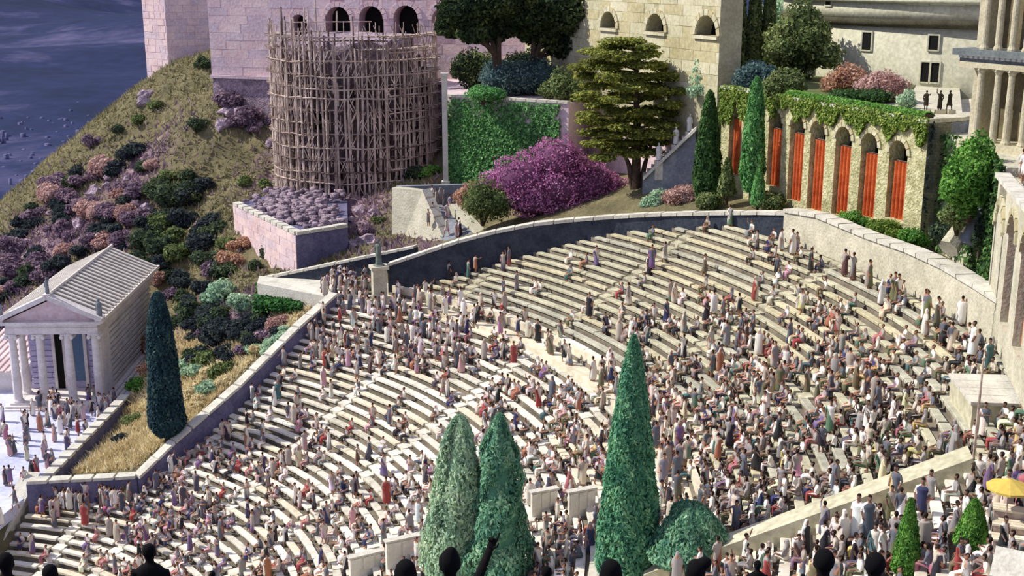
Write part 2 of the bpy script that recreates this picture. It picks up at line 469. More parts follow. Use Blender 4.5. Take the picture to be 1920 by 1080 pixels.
GX, GY = np.meshgrid(gx, gy)
GZ = ground_z(GX.ravel(), GY.ravel())
nx, ny = len(gx), len(gy)
ii = (np.arange(ny - 1)[:, None] * nx + np.arange(nx - 1)[None]).ravel()
GF = np.stack([ii, ii + 1, ii + 1 + nx, ii + nx], 1)
GV = np.stack([GX.ravel(), GY.ravel(), GZ], 1)
# soil, dry grass, mauve rock: patches of the ground itself
def ground_material():
    m, t, b = base_mat('hillside_soil', .95); N = t.nodes
    tc = N.new('ShaderNodeTexCoord')
    def noise(s, d=6):
        n = N.new('ShaderNodeTexNoise'); n.inputs['Scale'].default_value = s; n.inputs['Detail'].default_value = d; n.inputs['Roughness'].default_value = .7
        t.links.new(tc.outputs['Object'], n.inputs['Vector']); return n
    def ramp(src, stops):
        r = N.new('ShaderNodeValToRGB'); e = r.color_ramp.elements
        e[0].position, e[0].color = stops[0]; e[1].position, e[1].color = stops[-1]
        for p, c in stops[1:-1]: q = e.new(p); q.color = c
        t.links.new(src, r.inputs['Fac']); return r
    g = ramp(noise(.35).outputs['Fac'], [(.3, L(100,96,74)), (.5, L(132,124,92)), (.7, L(156,146,112))])
    k = ramp(noise(.6).outputs['Fac'], [(.3, L(92,76,90)), (.5, L(150,124,134)), (.72, L(200,172,174))])
    mk = N.new('ShaderNodeAttribute'); mk.attribute_name = 'rnd'
    big = noise(.22, 5)
    ad = N.new('ShaderNodeMath'); ad.operation = 'ADD'; t.links.new(mk.outputs['Fac'], ad.inputs[0]); t.links.new(big.outputs['Fac'], ad.inputs[1])
    mr = N.new('ShaderNodeMapRange'); mr.inputs[1].default_value = .85; mr.inputs[2].default_value = 1.1
    t.links.new(ad.outputs[0], mr.inputs[0])
    mx = N.new('ShaderNodeMix'); mx.data_type = 'RGBA'
    t.links.new(mr.outputs[0], mx.inputs[0]); t.links.new(g.outputs['Color'], mx.inputs[6]); t.links.new(k.outputs['Color'], mx.inputs[7])
    t.links.new(mx.outputs[2], b.inputs['Base Color'])
    n2 = noise(2.2, 6); bp = N.new('ShaderNodeBump'); bp.inputs['Strength'].default_value = .9; bp.inputs['Distance'].default_value = .5
    t.links.new(n2.outputs['Fac'], bp.inputs['Height']); t.links.new(bp.outputs['Normal'], b.inputs['Normal'])
    return m
M_ground = ground_material()
def rockiness(x, y):
    # where the mauve rock shows: the broken slope behind the temple, the rubble by the bastion
    r = np.zeros_like(x)
    for (cx, cy, sx, sy, k) in [(-52,135,9,12,.75),(-44,141,7,9,.65),(-58,124,8,8,.7),(-38,122,5,5,.5),(-18,118,7,8,.9),(-24,134,7,6,.6),(-10,106,6,6,.5),(-26,103,6,4,.75),(-21,100,5,3,.7)]:
        r = np.maximum(r, k * np.exp(-((x - cx) / sx) ** 2 - ((y - cy) / sy) ** 2))
    return r
gm = np_mesh('hillside', GV, GF, M_ground, smooth=True, rnd=rockiness(GX.ravel(), GY.ravel()))
tag(add_object('hillside', gm), 'steep dry hillside of straw grass and mauve rock rising behind the temple', None, None, 'structure')

# temple terrace paving and the landing above the left stairs
d_ = (PAR_B - PAR_A).normalized()
tp = [PAR_A - d_ * 3.0, PAR_B + d_ * 3, Vector((-34, 119, 6)), Vector((-68, 119, 6)), Vector((-68, 62, 6))]
q1 = pol(25.4, 81.3); q0 = pol(14, 81.3)
mb = MB(); mb.prism([(-68, 60), (q0.x, q0.y), (q1.x - .1, q1.y), (PAR_A.x - .2, PAR_A.y), (PAR_B.x - .2, PAR_B.y), (PAR_B.x - .4, 119), (-68, 119)], 5.2, 6.06)
tag(mb.build('terrace_floor', M_terrace), 'pale paved terrace in front of the small temple', None, None, 'structure')

# far valley
def far_valley():
    g = np.random.default_rng(4)
    xs = np.concatenate([np.linspace(-9000, -700, 90), np.linspace(-690, 2500, 60)]); ys = 240 * np.exp(np.linspace(0, math.log(9000 / 240), 110))
    X, Y = np.meshgrid(xs, ys); P = np.stack([X.ravel(), Y.ravel(), X.ravel() * 0], 1)
    z = -75 + np.clip((Y.ravel() - 700) / 2500, 0, 1.4) * (60 + 170 * (lump(P * .0022, 1.0, 8) * .5 + .5) + 70 * lump(P * .006, 1., 9)) + 6 * lump(P * .02, 1., 10)
    z = np.minimum(z, -25 + 0.05 * Y.ravel())
    nx, ny = len(xs), len(ys)
    i = (np.arange(ny - 1)[:, None] * nx + np.arange(nx - 1)[None]).ravel()
    me = np_mesh('distant_valley', np.stack([X.ravel(), Y.ravel(), z], 1), np.stack([i, i + 1, i + 1 + nx, i + nx], 1),
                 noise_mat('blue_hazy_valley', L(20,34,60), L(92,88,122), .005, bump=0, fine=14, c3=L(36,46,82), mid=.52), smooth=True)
    tag(add_object('distant_valley', me), 'deep blue valley and low hills far below the slope', None, None, 'structure')
    V, F = [], []
    for k in range(1500):
        y = 330 + 1100 * g.uniform(0, 1) ** 1.6; x = -y * g.uniform(.2, .5); s = g.uniform(.5, 1.6); zz = -75 + float(np.clip((y - 700) / 2500, 0, 1.4)) * 120 + g.uniform(-1, 2); h = g.uniform(.6, 1.6)
        o = len(V)
        V += [(x - s, y - s, zz - 6), (x + s, y - s, zz - 6), (x + s, y + s, zz - 6), (x - s, y + s, zz - 6), (x - s, y - s, zz + h), (x + s, y - s, zz + h), (x + s, y + s, zz + h), (x - s, y + s, zz + h)]
        F += [[o + q for q in f] for f in ((0,1,5,4),(1,2,6,5),(2,3,7,6),(3,0,4,7),(4,5,6,7),(0,3,2,1))]
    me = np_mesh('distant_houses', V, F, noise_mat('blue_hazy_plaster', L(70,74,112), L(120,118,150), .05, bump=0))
    tag(add_object('distant_houses', me), 'tiny blue hazy houses scattered in the valley below the slope', 'houses', None, 'stuff')
far_valley()

# ------------------------------------------------------------------ theatre seating
STEP = .70
N_ROWS = 70
R0 = 12.5
AISLES = [-10.0, 4.0, 17.0, 31.0, 45.0, 58.0, 70.0]
DIAZ = 46.2
def row_r(i): return R0 + i * STEP
theatre = thing('stone_theatre', pol(40, 25, cone_z(12)), 'steep fan of curved pale stone seating tiers below the dark curved wall', 'theatre')
def tiers():
    V, F = [], []
    A = np.linspace(0, 1, 61)
    for i in range(N_ROWS):
        r0 = row_r(i); r1 = r0 + STEP; zt = cone_z(r0)
        prof = [(r0, zt - .50), (r0, zt - .13), (r1 + .01, zt - .13)]
        o = len(V)
        for (r, z) in prof:
            am = az_max(r0 + .3) + .5
            for a in A:
                p = pol(r, -48 + (am + 48) * a, z); V.append((p.x, p.y, p.z))
        n = len(A)
        for k in range(2):
            for j in range(n - 1):
                F.append((o + k * n + j, o + k * n + j + 1, o + (k + 1) * n + j + 1, o + (k + 1) * n + j))
    inv = world_of(theatre).inverted(); V = [tuple(inv @ Vector(p)) for p in V]
    o = add_object('tier_steps', np_mesh('tier_steps', V, np.array(F)[:, ::-1], M_tier), theatre)
    tag(o, 'darker risers and footwells under the benches', None, None, 'stuff')
tiers()
def bench_arc(mb, r, a0, a1, zt, dep=.33, th=.17, over=.10, mi=0):
    n = max(2, int((a1 - a0) * math.radians(1) * r / 1.4))
    sec = [(r - over, zt - th), (r - over, zt - .03), (r - over + .03, zt), (r + dep, zt), (r + dep, zt - th)]
    vs = []
    for j in range(n + 1):
        a = a0 + (a1 - a0) * j / n
        for rr, z in sec: vs.append(pol(rr, a, z))
    k = len(sec); fs = [tuple(range(k)), tuple(range(n * k, (n + 1) * k))[::-1]]
    for j in range(n):
        for q in range(k): fs.append((j * k + q, j * k + (q + 1) % k, (j + 1) * k + (q + 1) % k, (j + 1) * k + q))
    mb.add(vs, fs, mi)
def benches():
    pieces = []
    for i in range(N_ROWS):
        r = row_r(i)
        if abs(r - DIAZ) < .55 or abs(r - DIAZ - STEP) < .4: continue       # the walkway
        am = az_max(r + .1) - .4
        cuts = [-46] + [a for a in AISLES if a < am - 1.5] + [am]
        for c0, c1 in zip(cuts[:-1], cuts[1:]):
            h = math.degrees(.55 / r)
            a0 = c0 + (h if c0 != -46 else 0); a1 = c1 - (h if c1 != am else 0)
            if a1 - a0 < 1.0: continue
            p = pol(r, (a0 + a1) / 2); q = proj(p)
            vis = -150 < q[0] < 2050 and q[1] < 1120 and r > 19
            pieces.append((vis, c0 < -20, i, r, a0, a1))
    shown = [p for p in pieces if p[0] and not p[1]]
    shown.sort(key=lambda p: -(p[5] - p[4]) * p[3]); keep = set(id(p) for p in shown[:298])
    rest = [MB(), MB(), MB()]
    for p in pieces:
        _, _, i, r, a0, a1 = p
        g = random.Random(i * 77 + int(a0 * 10)); mi = g.choice([0, 0, 1, 2])
        zt = cone_z(r) + g.uniform(-.03, .03)
        if id(p) in keep:
            mb = MB()
            # one bench in two or three lengths of stone, with open joints
            cuts = [a0] + sorted(a0 + (a1 - a0) * g.uniform(.2, .8) for _ in range(g.choice([0, 1, 1, 2]))) + [a1]
            for b0, b1 in zip(cuts[:-1], cuts[1:]):
                if b1 - b0 > .5: bench_arc(mb, r, b0 + .04, b1 - .04, zt + g.uniform(-.025, .025), dep=.33 + g.uniform(-.04, .05))
            if mb.v: mb.build('stone_bench', (M_benchdim if r > 47.5 else M_bench)[mi], theatre, world=True)
        else: bench_arc(rest[mi], r, a0, a1, zt)
    for k, mb in enumerate(rest):
        if mb.v: tag(mb.build('stone_benches', M_bench[k], theatre, world=True), None, None, None, 'stuff')
    # stairs between the blocks
    for a in AISLES:
        mb = MB()
        for i in range(N_ROWS):
            r = row_r(i)
            if r < 15 or a > az_max(r) - 1: continue
            h = math.degrees(.42 / r); zt = cone_z(r)
            for k, (rr, z) in enumerate(((r - .35, zt - .33), (r, zt - .02))):
                vs = [pol(rr, a - h, z - .3), pol(rr + .36, a - h, z - .3), pol(rr + .36, a + h, z - .3), pol(rr, a + h, z - .3),
                      pol(rr, a - h, z), pol(rr + .36, a - h, z), pol(rr + .36, a + h, z), pol(rr, a + h, z)]
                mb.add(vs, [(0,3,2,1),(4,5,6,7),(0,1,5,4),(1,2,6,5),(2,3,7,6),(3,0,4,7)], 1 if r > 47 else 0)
        tag(mb.build('stairway', [M_bench[0], M_benchdim[0]], theatre, world=True), None, None, None, 'stuff')
    # walkway with its low back wall
    mb = MB(); r = DIAZ
    zt = cone_z(r)
    for (ra, rb, z0, z1) in ((r - .55, r + .75, zt - .5, zt - .05), (r + .75, r + 1.0, zt - .4, zt + .75)):
        n = 60; vs = []
        for j in range(n + 1):
            a = -46 + (az_max(r) - .5 + 46) * j / n
            vs += [pol(ra, a, z0), pol(ra, a, z1), pol(rb, a, z1), pol(rb, a, z0)]
        fs = [(0,1,2,3), tuple(range(n * 4, n * 4 + 4))[::-1]]
        for j in range(n):
            for q in range(4): fs.append((j * 4 + q, j * 4 + (q + 1) % 4, j * 4 + 4 + (q + 1) % 4, j * 4 + 4 + q))
        mb.add(vs, fs)
    mb.build('walkway', M_bench[2], theatre, world=True)
    # broad pale side wall of the near block, running up the slope
    mb = MB()
    for a0, a1, up in ((-11.6, -10.2, .55),):
        rs = np.linspace(44.5, 57.5, 12); vs = []
        for rr in rs:
            z = cone_z(rr); vs += [pol(rr, a0, z - .8), pol(rr, a0, z + up), pol(rr, a1, z + up), pol(rr, a1, z - .8)]
        n = len(rs) - 1; fs = [(0,1,2,3), tuple(range(n * 4, n * 4 + 4))[::-1]]
        for j in range(n):
            for q in range(4): fs.append((j * 4 + q, j * 4 + (q + 1) % 4, j * 4 + 4 + (q + 1) % 4, j * 4 + 4 + q))
        mb.add(vs, fs)
    mb.build('side_wall', M_benchdim[0], theatre, world=True)
benches()

# ------------------------------------------------------------------ walls along the theatre
def wall_run(name, pts, zb, zt, thick, mat, label, cop=None, cat='wall', cop_h=.22, cop_over=.12, side=1, stone=1.6):
    """pts: foot line; thick goes to `side` of it; the coping is laid stone by stone."""
    pts = [Vector((p[0], p[1], 0)) for p in pts]
    th = thing(name, (pts[0].x, pts[0].y, zb[0]), label, cat)
    N = []
    for i in range(len(pts)):
        d = (pts[min(i + 1, len(pts) - 1)] - pts[max(i - 1, 0)]).normalized(); N.append(Vector((-d.y, d.x, 0)) * side)
    mb = MB()
    def strip(f0, f1, b, t, i0=0, i1=None):
        vs = []; n = len(f0)
        for i in range(n):
            vs += [(f0[i].x, f0[i].y, b[i]), (f0[i].x, f0[i].y, t[i]), (f1[i].x, f1[i].y, t[i]), (f1[i].x, f1[i].y, b[i])]
        fs = [(0,1,2,3), tuple(range((n - 1) * 4, n * 4))[::-1]]
        for j in range(n - 1):
            for q in range(4): fs.append((j * 4 + q, j * 4 + (q + 1) % 4, j * 4 + 4 + (q + 1) % 4, j * 4 + 4 + q))
        return vs, fs
    mb.add(*strip(pts, [p + n * thick for p, n in zip(pts, N)], [z - 1.2 for z in zb], zt))
    mb.build('wall_body', mat, th, world=True)
    if cop:
        for i in range(len(pts) - 1):
            Ls = (pts[i + 1] - pts[i]).length; k = max(1, round(Ls / stone))
            for j in range(k):
                a, b = j / k + .012, (j + 1) / k - .012
                pa, pb = pts[i].lerp(pts[i + 1], a), pts[i].lerp(pts[i + 1], b)
                na, nb = N[i].lerp(N[i + 1], a), N[i].lerp(N[i + 1], b)
                za, zb_ = zt[i] + (zt[i + 1] - zt[i]) * a, zt[i] + (zt[i + 1] - zt[i]) * b
                e = random.uniform(-.02, .02)
                c = MB(); c.add(*strip([pa - na * cop_over, pb - nb * cop_over], [pa + na * (thick + cop_over), pb + nb * (thick + cop_over)], [za, zb_], [za + cop_h + e, zb_ + cop_h + e]))
                c.build('coping_stone', cop, th, world=True)
    return th
# left wall going down beside the seats
an = []
for px, py, pt in [(632,566,548),(560,640,612),(450,757,722),(330,862,826),(262,922,892)]:
    p = on_cone(px, py); an.append((p, W(px, pt, p.y).z))
wall_run('boundary_wall', [p for p, z in an], [p.z for p, z in an], [z - .25 for p, z in an], .55, M_violetshade,
         'long straight wall with pale coping running down the left edge of the seating', M_coping, side=-1)
# low front wall closing the grass wedge, and the terrace parapet
fa = on_cone(258, 922); fz = W(258, 892, fa.y).z
fb = Vector((PAR_A.x - 1.3, PAR_A.y - 1.2, 0))
wall_run('low_wall', [fa, fb], [6.6, 6.0], [fz - .2, 7.3], .6, M_violetshade, 'short low wall with pale coping closing the bottom of the golden grass wedge', M_coping, side=-1)
wall_run('parapet', [PAR_A, PAR_B], [5.6, 5.6], [7.3, 7.3], .55, M_violetshade, 'straight parapet with pale top between temple terrace and golden grass', M_coping, side=1)
# kerb wall at the lower left end of the seats
ka = [pol(r, 81.4) for r in (25.3, 23, 20.5, 17.5)]
wall_run('kerb_wall', ka, [p.z for p in ka], [p.z + .35 for p in ka], 1.1, M_coping, 'pale sloping kerb wall at the lower left end of the seats', M_coping, side=-1, cop_h=.15)
# dark curved wall above the seats
wall_run('retaining_wall', [p for p, z in TW], [p.z for p, z in TW], [z - .25 for p, z in TW], .6, M_wallshade,
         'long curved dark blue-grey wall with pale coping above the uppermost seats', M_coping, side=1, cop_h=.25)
# pale curved wall on the right
RW = []
for px, pb, pt in [(1496,418,392),(1560,436,402),(1640,480,440),(1705,520,466),(1765,560,497),(1815,602,533),(1846,640,562)]:
    p = on_cone(px, pb); p = pol(R_END, topolar(p)[1]); q = proj(p); RW.append((p, W(q[0], pt, p.y).z))
wall_run('retaining_wall', [p for p, z in RW], [p.z for p, z in RW], [z - .2 for p, z in RW], .9, M_wallcream,
         'pale cream curved wall behind the seats on the right, below the red curtained arcade', M_coping, side=1)
# wedge-shaped wall behind the landing
w0 = W(486, 524, 104); w1 = W(778, 463, 98.6)
wall_run('ramp_wall', [Vector((w0.x, w0.y, 0)), Vector(((w0.x + w1.x) / 2, (w0.y + w1.y) / 2, 0)), Vector((w1.x, w1.y, 0))], [15.6, 16.2, 16.6], [w0.z - .1, (w0.z + w1.z) / 2 - .1, w1.z - .1], .6, M_wallshade,
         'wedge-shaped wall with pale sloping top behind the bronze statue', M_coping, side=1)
# landing between the two
lp = [Wz(482, 531, 16.3), Wz(612, 556, 16.3), on_cone(640, 575), on_cone(735, 560), Vector((w1.x, w1.y, 16.3)), Vector((w0.x, w0.y, 16.3))]
mb = MB(); mb.prism([(p.x, p.y) for p in lp], 14.5, [16.3, 16.3, 16.4, 16.8, 16.8, 16.3])
tag(mb.build('landing_floor', M_coping), 'pale stone landing at the upper end of the left wall', None, None, 'structure')
# ------------------------------------------------------------------ figures: one closed skin grown round tubes, then thinned
def skin_over(mb, voxel, ratio, classify, mats, name):
    o = mb.build('temp', [], None)
    rm = o.modifiers.new('r', 'REMESH'); rm.mode = 'VOXEL'; rm.voxel_size = voxel
    sm = o.modifiers.new('s', 'SMOOTH'); sm.factor = .5; sm.iterations = 2
    dc = o.modifiers.new('d', 'DECIMATE'); dc.ratio = ratio
    dg = bpy.context.evaluated_depsgraph_get()
    me = bpy.data.meshes.new_from_object(o.evaluated_get(dg)); me.name = name
    bpy.data.objects.remove(o)
    me.materials.clear()
    for m in mats: me.materials.append(m)
    me.polygons.foreach_set('material_index', [classify(p.center) for p in me.polygons])
    me.polygons.foreach_set('use_smooth', [True] * len(me.polygons))
    return me
def figure(pose, seed=0):
    """returns tubes, and where skin and hair lie; faces +x, feet (or seat) at the origin"""
    mb = MB(); skin = []; lean = 0.0
    def arm(sh, el, wr, r=(.058, .048, .036)):
        mb.path([sh, el, wr], [r[0], r[1], r[2]], 6)
        d = (Vector(wr) - Vector(el)).normalized(); h = Vector(wr) + d * .09
        mb.path([wr, Vector(wr) + d * .05, h], [.032, .042, .025], 6)
        skin.append((Vector(el).lerp(Vector(wr), .35), h + d * .05, .075))
    seated = pose.startswith('sit')
    if not seated:
        stride = .22 if 'walk' in pose else .03
        for s in (-1, 1):
            kx = s * stride
            mb.path([(kx, s*.1, .05), (kx * .6 + .03, s*.1, .48), (0, s*.1, .9)], [.05, .062, .095], 6)
            mb.path([(kx - .06, s*.1, .045), (kx + .06, s*.1, .045), (kx + .17, s*.1, .03)], [.04, .045, .03], 6)
        hem = .42 if 'short' in pose else .14
        fl = 1.18 if 'cloak' in pose else 1.0
        w = stride * .7
        mb.path([(0,0,hem), (0,0,.55), (0,0,.92), (0,0,1.12), (.0,0,1.3), (-.01,0,1.42), (-.01,0,1.48)],
                [((.19 + w)*fl, .22*fl), ((.17 + w*.5)*fl, .21*fl), (.15*fl, .2*fl), (.125*fl, .175*fl), (.135*fl, .205*fl), (.1, .19), (.06, .09)], 12)
        hc = Vector((.02, 0, 1.635)); mb.path([(-.005,0,1.45), (.005,0,1.58)], [.056, .052], 7)
        sh = lambda s: (-.01, s*.195, 1.39)
        for s in (-1, 1):
            if 'raise' in pose and s == 1: arm(sh(s), (.12, s*.3, 1.55), (.2, s*.27, 1.82))
            elif 'fold' in pose: arm(sh(s), (.06, s*.26, 1.12), (.22, s*.05, 1.16))
            elif 'point' in pose and s == -1: arm(sh(s), (.22, s*.26, 1.32), (.47, s*.24, 1.4))
            elif 'walk' in pose: arm(sh(s), (-s*.1, s*.27, 1.12), (-s*.2 + .1, s*.25, .92))
            else: arm(sh(s), (-.03, s*.265, 1.12), (.08, s*.24, .9))
        if 'cloak' in pose: mb.path([(-.06,0,.3), (-.1,0,.9), (-.06,0,1.4)], [(.2,.27), (.13,.25), (.1,.2)], 10)
        legz = hem + .01
        cls_leg = lambda c: c.z < legz
    else:
        tilt = .12 if 'lean' in pose else -.03
        top = lambda z: Vector((tilt * (z - .1) / .5, 0, z))
        mb.path([(0,0,.04), top(.2), top(.4), top(.56), top(.64)], [(.17,.21), (.14,.19), (.14,.205), (.1,.18), (.06,.09)], 12)
        for s in (-1, 1):
            sp = .13 if 'wide' in pose else .09
            mb.path([(0, s*.09, .1), (.24, s*(.1 + sp*.2), .13), (.46, s*sp, .12)], [.1, .085, .07], 7)
            mb.path([(.46, s*sp, .12), (.45, s*sp, -.12), (.42, s*sp, -.36)], [.07, .058, .045], 6)
            mb.path([(.38, s*sp, -.38), (.48, s*sp, -.385), (.58, s*sp, -.395)], [.04, .045, .03], 6)
        mb.path([(.05,0,.1), (.25,0,.12), (.47,0,.1)], [(.1,.2), (.09,.2), (.09,.19)], 10)
        mb.path([(.46,0,.12), (.47,0,-.08), (.45,0,-.24)], [(.08,.19), (.08,.19), (.09,.2)], 10)
        t = top(.78); hc = Vector((t.x + .03, 0, .80)); mb.path([top(.6), (hc.x - .02, 0, .74)], [.056, .052], 7)
        for s in (-1, 1):
            a = top(.54); sh = (a.x - .01, s*.195, .54)
            if 'clap' in pose: arm(sh, (a.x + .1, s*.26, .32), (a.x + .34, s*.06, .44))
            elif 'raise' in pose and s == -1: arm(sh, (a.x + .14, s*.28, .7), (a.x + .2, s*.24, .98))
            else: arm(sh, (a.x + .05, s*.27, .28), (.34, s*.15, .22))
        cls_leg = lambda c: c.z < -.24
    # head: skull, jaw, nose, ears
    mb.ball(hc, (.098, .08, .12), 10); mb.ball(hc + Vector((.03, 0, -.05)), (.07, .06, .075), 8)
    mb.path([hc + Vector((.09, 0, .01)), hc + Vector((.118, 0, -.025))], [.012, .018], 5)
    for s in (-1, 1): mb.ball(hc + Vector((.0, s*.08, -.01)), (.025, .015, .03), 6)
    mb.ball(hc + Vector((-.025, 0, .03)), (.1, .09, .11), 10)
    if 'veil' in pose: mb.path([hc + Vector((-.02, 0, .1)), hc + Vector((-.05, 0, -.05)), hc + Vector((-.06, 0, -.26))], [(.09,.09), (.11,.12), (.1,.18)], 8)
    def classify(c):
        d = c - hc
        if d.length < .155 and d.z > -.16:
            if 'veil' in pose: return 1 if d.x < .04 else 2
            return 3 if (d.x < -.012 or d.z > .055) and d.z > -.085 else 2
        if abs(c.y) < .075 and (d.z > -.2 and d.length < .25): return 2
        for a, b, r in skin:
            ab = b - a; t = max(0, min(1, (c - a).dot(ab) / ab.length_squared))
            if (c - (a + ab * t)).length < r: return 2
        if cls_leg(c): return 2
        k = c.z - (hc.z - .25)
        if 'cloak' in pose: return 1 if c.x < .06 else 0
        if seated: return 1 if (c.y * .9 + k * .5 + .05 > 0 and c.z > .15) else 0
        return 1 if (c.y * 1.6 + k * .75 + .3 > 0 and c.z > .6) else 0
    return mb, classify
POSES = ['stand', 'stand_cloak', 'stand_fold', 'stand_raise', 'walk', 'stand_point_short', 'stand_veil_cloak', 'walk_short',
         'sit', 'sit_lean', 'sit_wide', 'sit_clap', 'sit_veil', 'sit_raise']
def cloth_mat(name, source):
    m, t, b = base_mat(name, .9); N = t.nodes
    if source == 'object':
        o = N.new('ShaderNodeObjectInfo'); t.links.new(o.outputs['Color'], b.inputs['Base Color'])
    elif source == 'mantle':
        o = N.new('ShaderNodeObjectInfo'); r = N.new('ShaderNodeValToRGB'); r.color_ramp.interpolation = 'CONSTANT'
        e = r.color_ramp.elements; cs = [L(226,220,206), L(200,190,172), L(238,234,226), L(170,160,150), L(156,152,150), L(104,108,118)]
        e[0].color = cs[0]; e[1].position = .2; e[1].color = cs[1]
        for i, c in enumerate(cs[2:]): q = e.new(.36 + i * .16); q.color = c
        t.links.new(o.outputs['Random'], r.inputs['Fac']); t.links.new(r.outputs['Color'], b.inputs['Base Color'])
    else:
        a = N.new('ShaderNodeAttribute'); a.attribute_name = 'Col'; t.links.new(a.outputs['Color'], b.inputs['Base Color'])
    return m
M_tunic = cloth_mat('tunic_cloth', 'object'); M_mantle = cloth_mat('mantle_cloth', 'mantle'); M_crowd = cloth_mat('crowd_cloth', 'attr')
M_skin = flat_mat('skin', L(148,116,100)); M_hair = flat_mat('dark_hair', L(44,34,30))
PM = [M_tunic, M_mantle, M_skin, M_hair]
FIG = {}; FIGLOW = {}
for ps in POSES:
    mb, cl = figure(ps)
    me = skin_over(mb, .024, .4, cl, PM, 'person_' + ps); FIG[ps] = me
    mb, cl = figure(ps)
    lo = skin_over(mb, .036, .16, cl, PM, 'low'); lo.calc_loop_triangles()
    v = np.array([q.co[:] for q in lo.vertices]); t = np.array([q.vertices[:] for q in lo.loop_triangles]); mi = np.array([lo.polygons[q.polygon_index].material_index for q in lo.loop_triangles])
    FIGLOW[ps] = (v, t, mi)

# ------------------------------------------------------------------ statues
def statue_mesh(name, pose, mat, scale=1.0):
    mb, cl = figure(pose); me = skin_over(mb, .024, .4, lambda c: 0, [mat], name)
    me.transform(Matrix.Scale(scale, 4)); return me
def box_pedestal(name, parent_th, loc, w, d, h, mat, rz=0):
    mb = MB(); M = Matrix.Translation(loc) @ Matrix.Rotation(rz, 4, 'Z')
    mb.box((-w/2 - .12, -d/2 - .12, -.5), (w/2 + .12, d/2 + .12, .25), 0, M); mb.box((-w/2, -d/2, .25), (w/2, d/2, h - .25), 0, M)
    mb.box((-w/2 - .15, -d/2 - .15, h - .25), (w/2 + .15, d/2 + .15, h), 0, M)
    return mb.build('pedestal', mat, parent_th, world=True)
pp = on_cone(712, 564)
pz = pp.z - .2
pt_ = thing('statue_pedestal', (pp.x, pp.y, pz), 'tall stone pedestal under the grey-green statue at the end of the dark curved wall', 'pedestal')
ph = W(712, 498, pp.y).z - pz
box_pedestal('pedestal', pt_, Vector((pp.x, pp.y, pz)), 1.1, .9, ph, M_wallcream, .3)
st = thing('bronze_statue', (pp.x, pp.y, pz + ph), 'grey-green bronze statue standing on the tall pedestal beside the landing', 'statue', rz=-1.9)
add_object('figure', statue_mesh('figure', 'stand_raise', M_statue, 1.2), st)
mb = MB(); mb.lathe((0, 0, -.02), [(.45, 0), (.45, .1), (.3, .14)], 12); mb.build('plinth', M_statue, st)

# ------------------------------------------------------------------ block with rubble top below the scaffold
def bastion():
    A, B, Cc = W(438, 384, 118), W(555, 438, 108), W(652, 424, 109.5)
    zt = (A.z + B.z) / 2
    A, B, Cc = Wz(438, 384, zt), Wz(555, 441, zt), Wz(652, 426, zt)
    D = Wz(650, 345, zt + 1.2); E = Wz(505, 352, zt + .8)
    t = thing('stone_bastion', (B.x, B.y, zt - 5), 'angular stone bastion with pink lit face and rubble on top', 'bastion')
    mb = MB(); mb.prism([(p.x, p.y) for p in (A, B, Cc, D, E)], zt - 6.5, [zt, zt, zt, zt + .1, zt + .1]); mb.build('wall_body', M_violetshade, t, world=True)
    # ashlar facing on the left side, lit pink against the shade-coloured body
    d = (B - A); Ln = d.length; d.normalize(); nf = Vector((d.y, -d.x, 0)); z = zt - 5.6; gg = random.Random(4)
    while z < zt - .1:
        u = -gg.uniform(0, 1.2)
        while u < Ln:
            w = gg.uniform(1.2, 2.2); x0, x1 = max(0, u) + .02, min(Ln, u + w) - .02; u += w
            if x1 - x0 < .2: continue
            pr = gg.uniform(.05, .09); m = MB(); Bz = Vector((A.x, A.y, 0)); h = min(.8, zt - z) - .03
            vs = [Bz + d * x0 + nf * pr + Vector((0,0,z)), Bz + d * x1 + nf * pr + Vector((0,0,z)), Bz + d * x1 + nf * pr + Vector((0,0,z + h)), Bz + d * x0 + nf * pr + Vector((0,0,z + h))]
            vs += [v - nf * (pr + .03) for v in vs]
            m.add(vs, [(0,1,2,3),(0,4,5,1),(1,5,6,2),(2,6,7,3),(3,7,4,0)]); m.build('ashlar_block', M_pink[gg.randrange(3)], t, world=True)
        z += .8
    for P, Q in ((A, B), (B, Cc)):
        n = max(2, round((Q - P).length / 1.5))
        nn = Vector(((Q - P).y, -(Q - P).x, 0)).normalized()
        for k in range(n):
            a, b = P.lerp(Q, k / n + .01), P.lerp(Q, (k + 1) / n - .01)
            c = MB(); c.prism([(a + nn*.12)[:2], (b + nn*.12)[:2], (b - nn*.6)[:2], (a - nn*.6)[:2]], zt, zt + .3 + random.uniform(-.03, .03)); c.build('coping_stone', M_coping, t, world=True)
    # rubble heap
    g = np.random.default_rng(3); V, F = [], []
    poly = [A, B, Cc, D, E]
    for k in range(420):
        w = g.dirichlet([.8] * 5); p = sum((q * float(x) for q, x in zip(poly, w)), Vector((0,0,0)))
        s = g.uniform(.12, .42); o = len(V); zz = zt + .1 + .9 * float(w[3] + w[4])
        for c in ((-1,-1,-1),(1,-1,-1),(1,1,-1),(-1,1,-1),(-1,-1,1),(1,-1,1),(1,1,1),(-1,1,1)):
            V.append((p.x + s * c[0] * g.uniform(.6, 1.2), p.y + s * c[1] * g.uniform(.6, 1.2), zz + s * c[2] * g.uniform(.4, .9)))
        F += [[o + q for q in f] for f in ((0,1,5,4),(1,2,6,5),(2,3,7,6),(3,0,4,7),(4,5,6,7),(0,3,2,1))]
    inv = world_of(t).inverted(); V = [tuple(inv @ Vector(v)) for v in V]
    tag(add_object('rubble', np_mesh('rubble', V, F, M_rubble), t), None, None, None, 'stuff')
bastion()

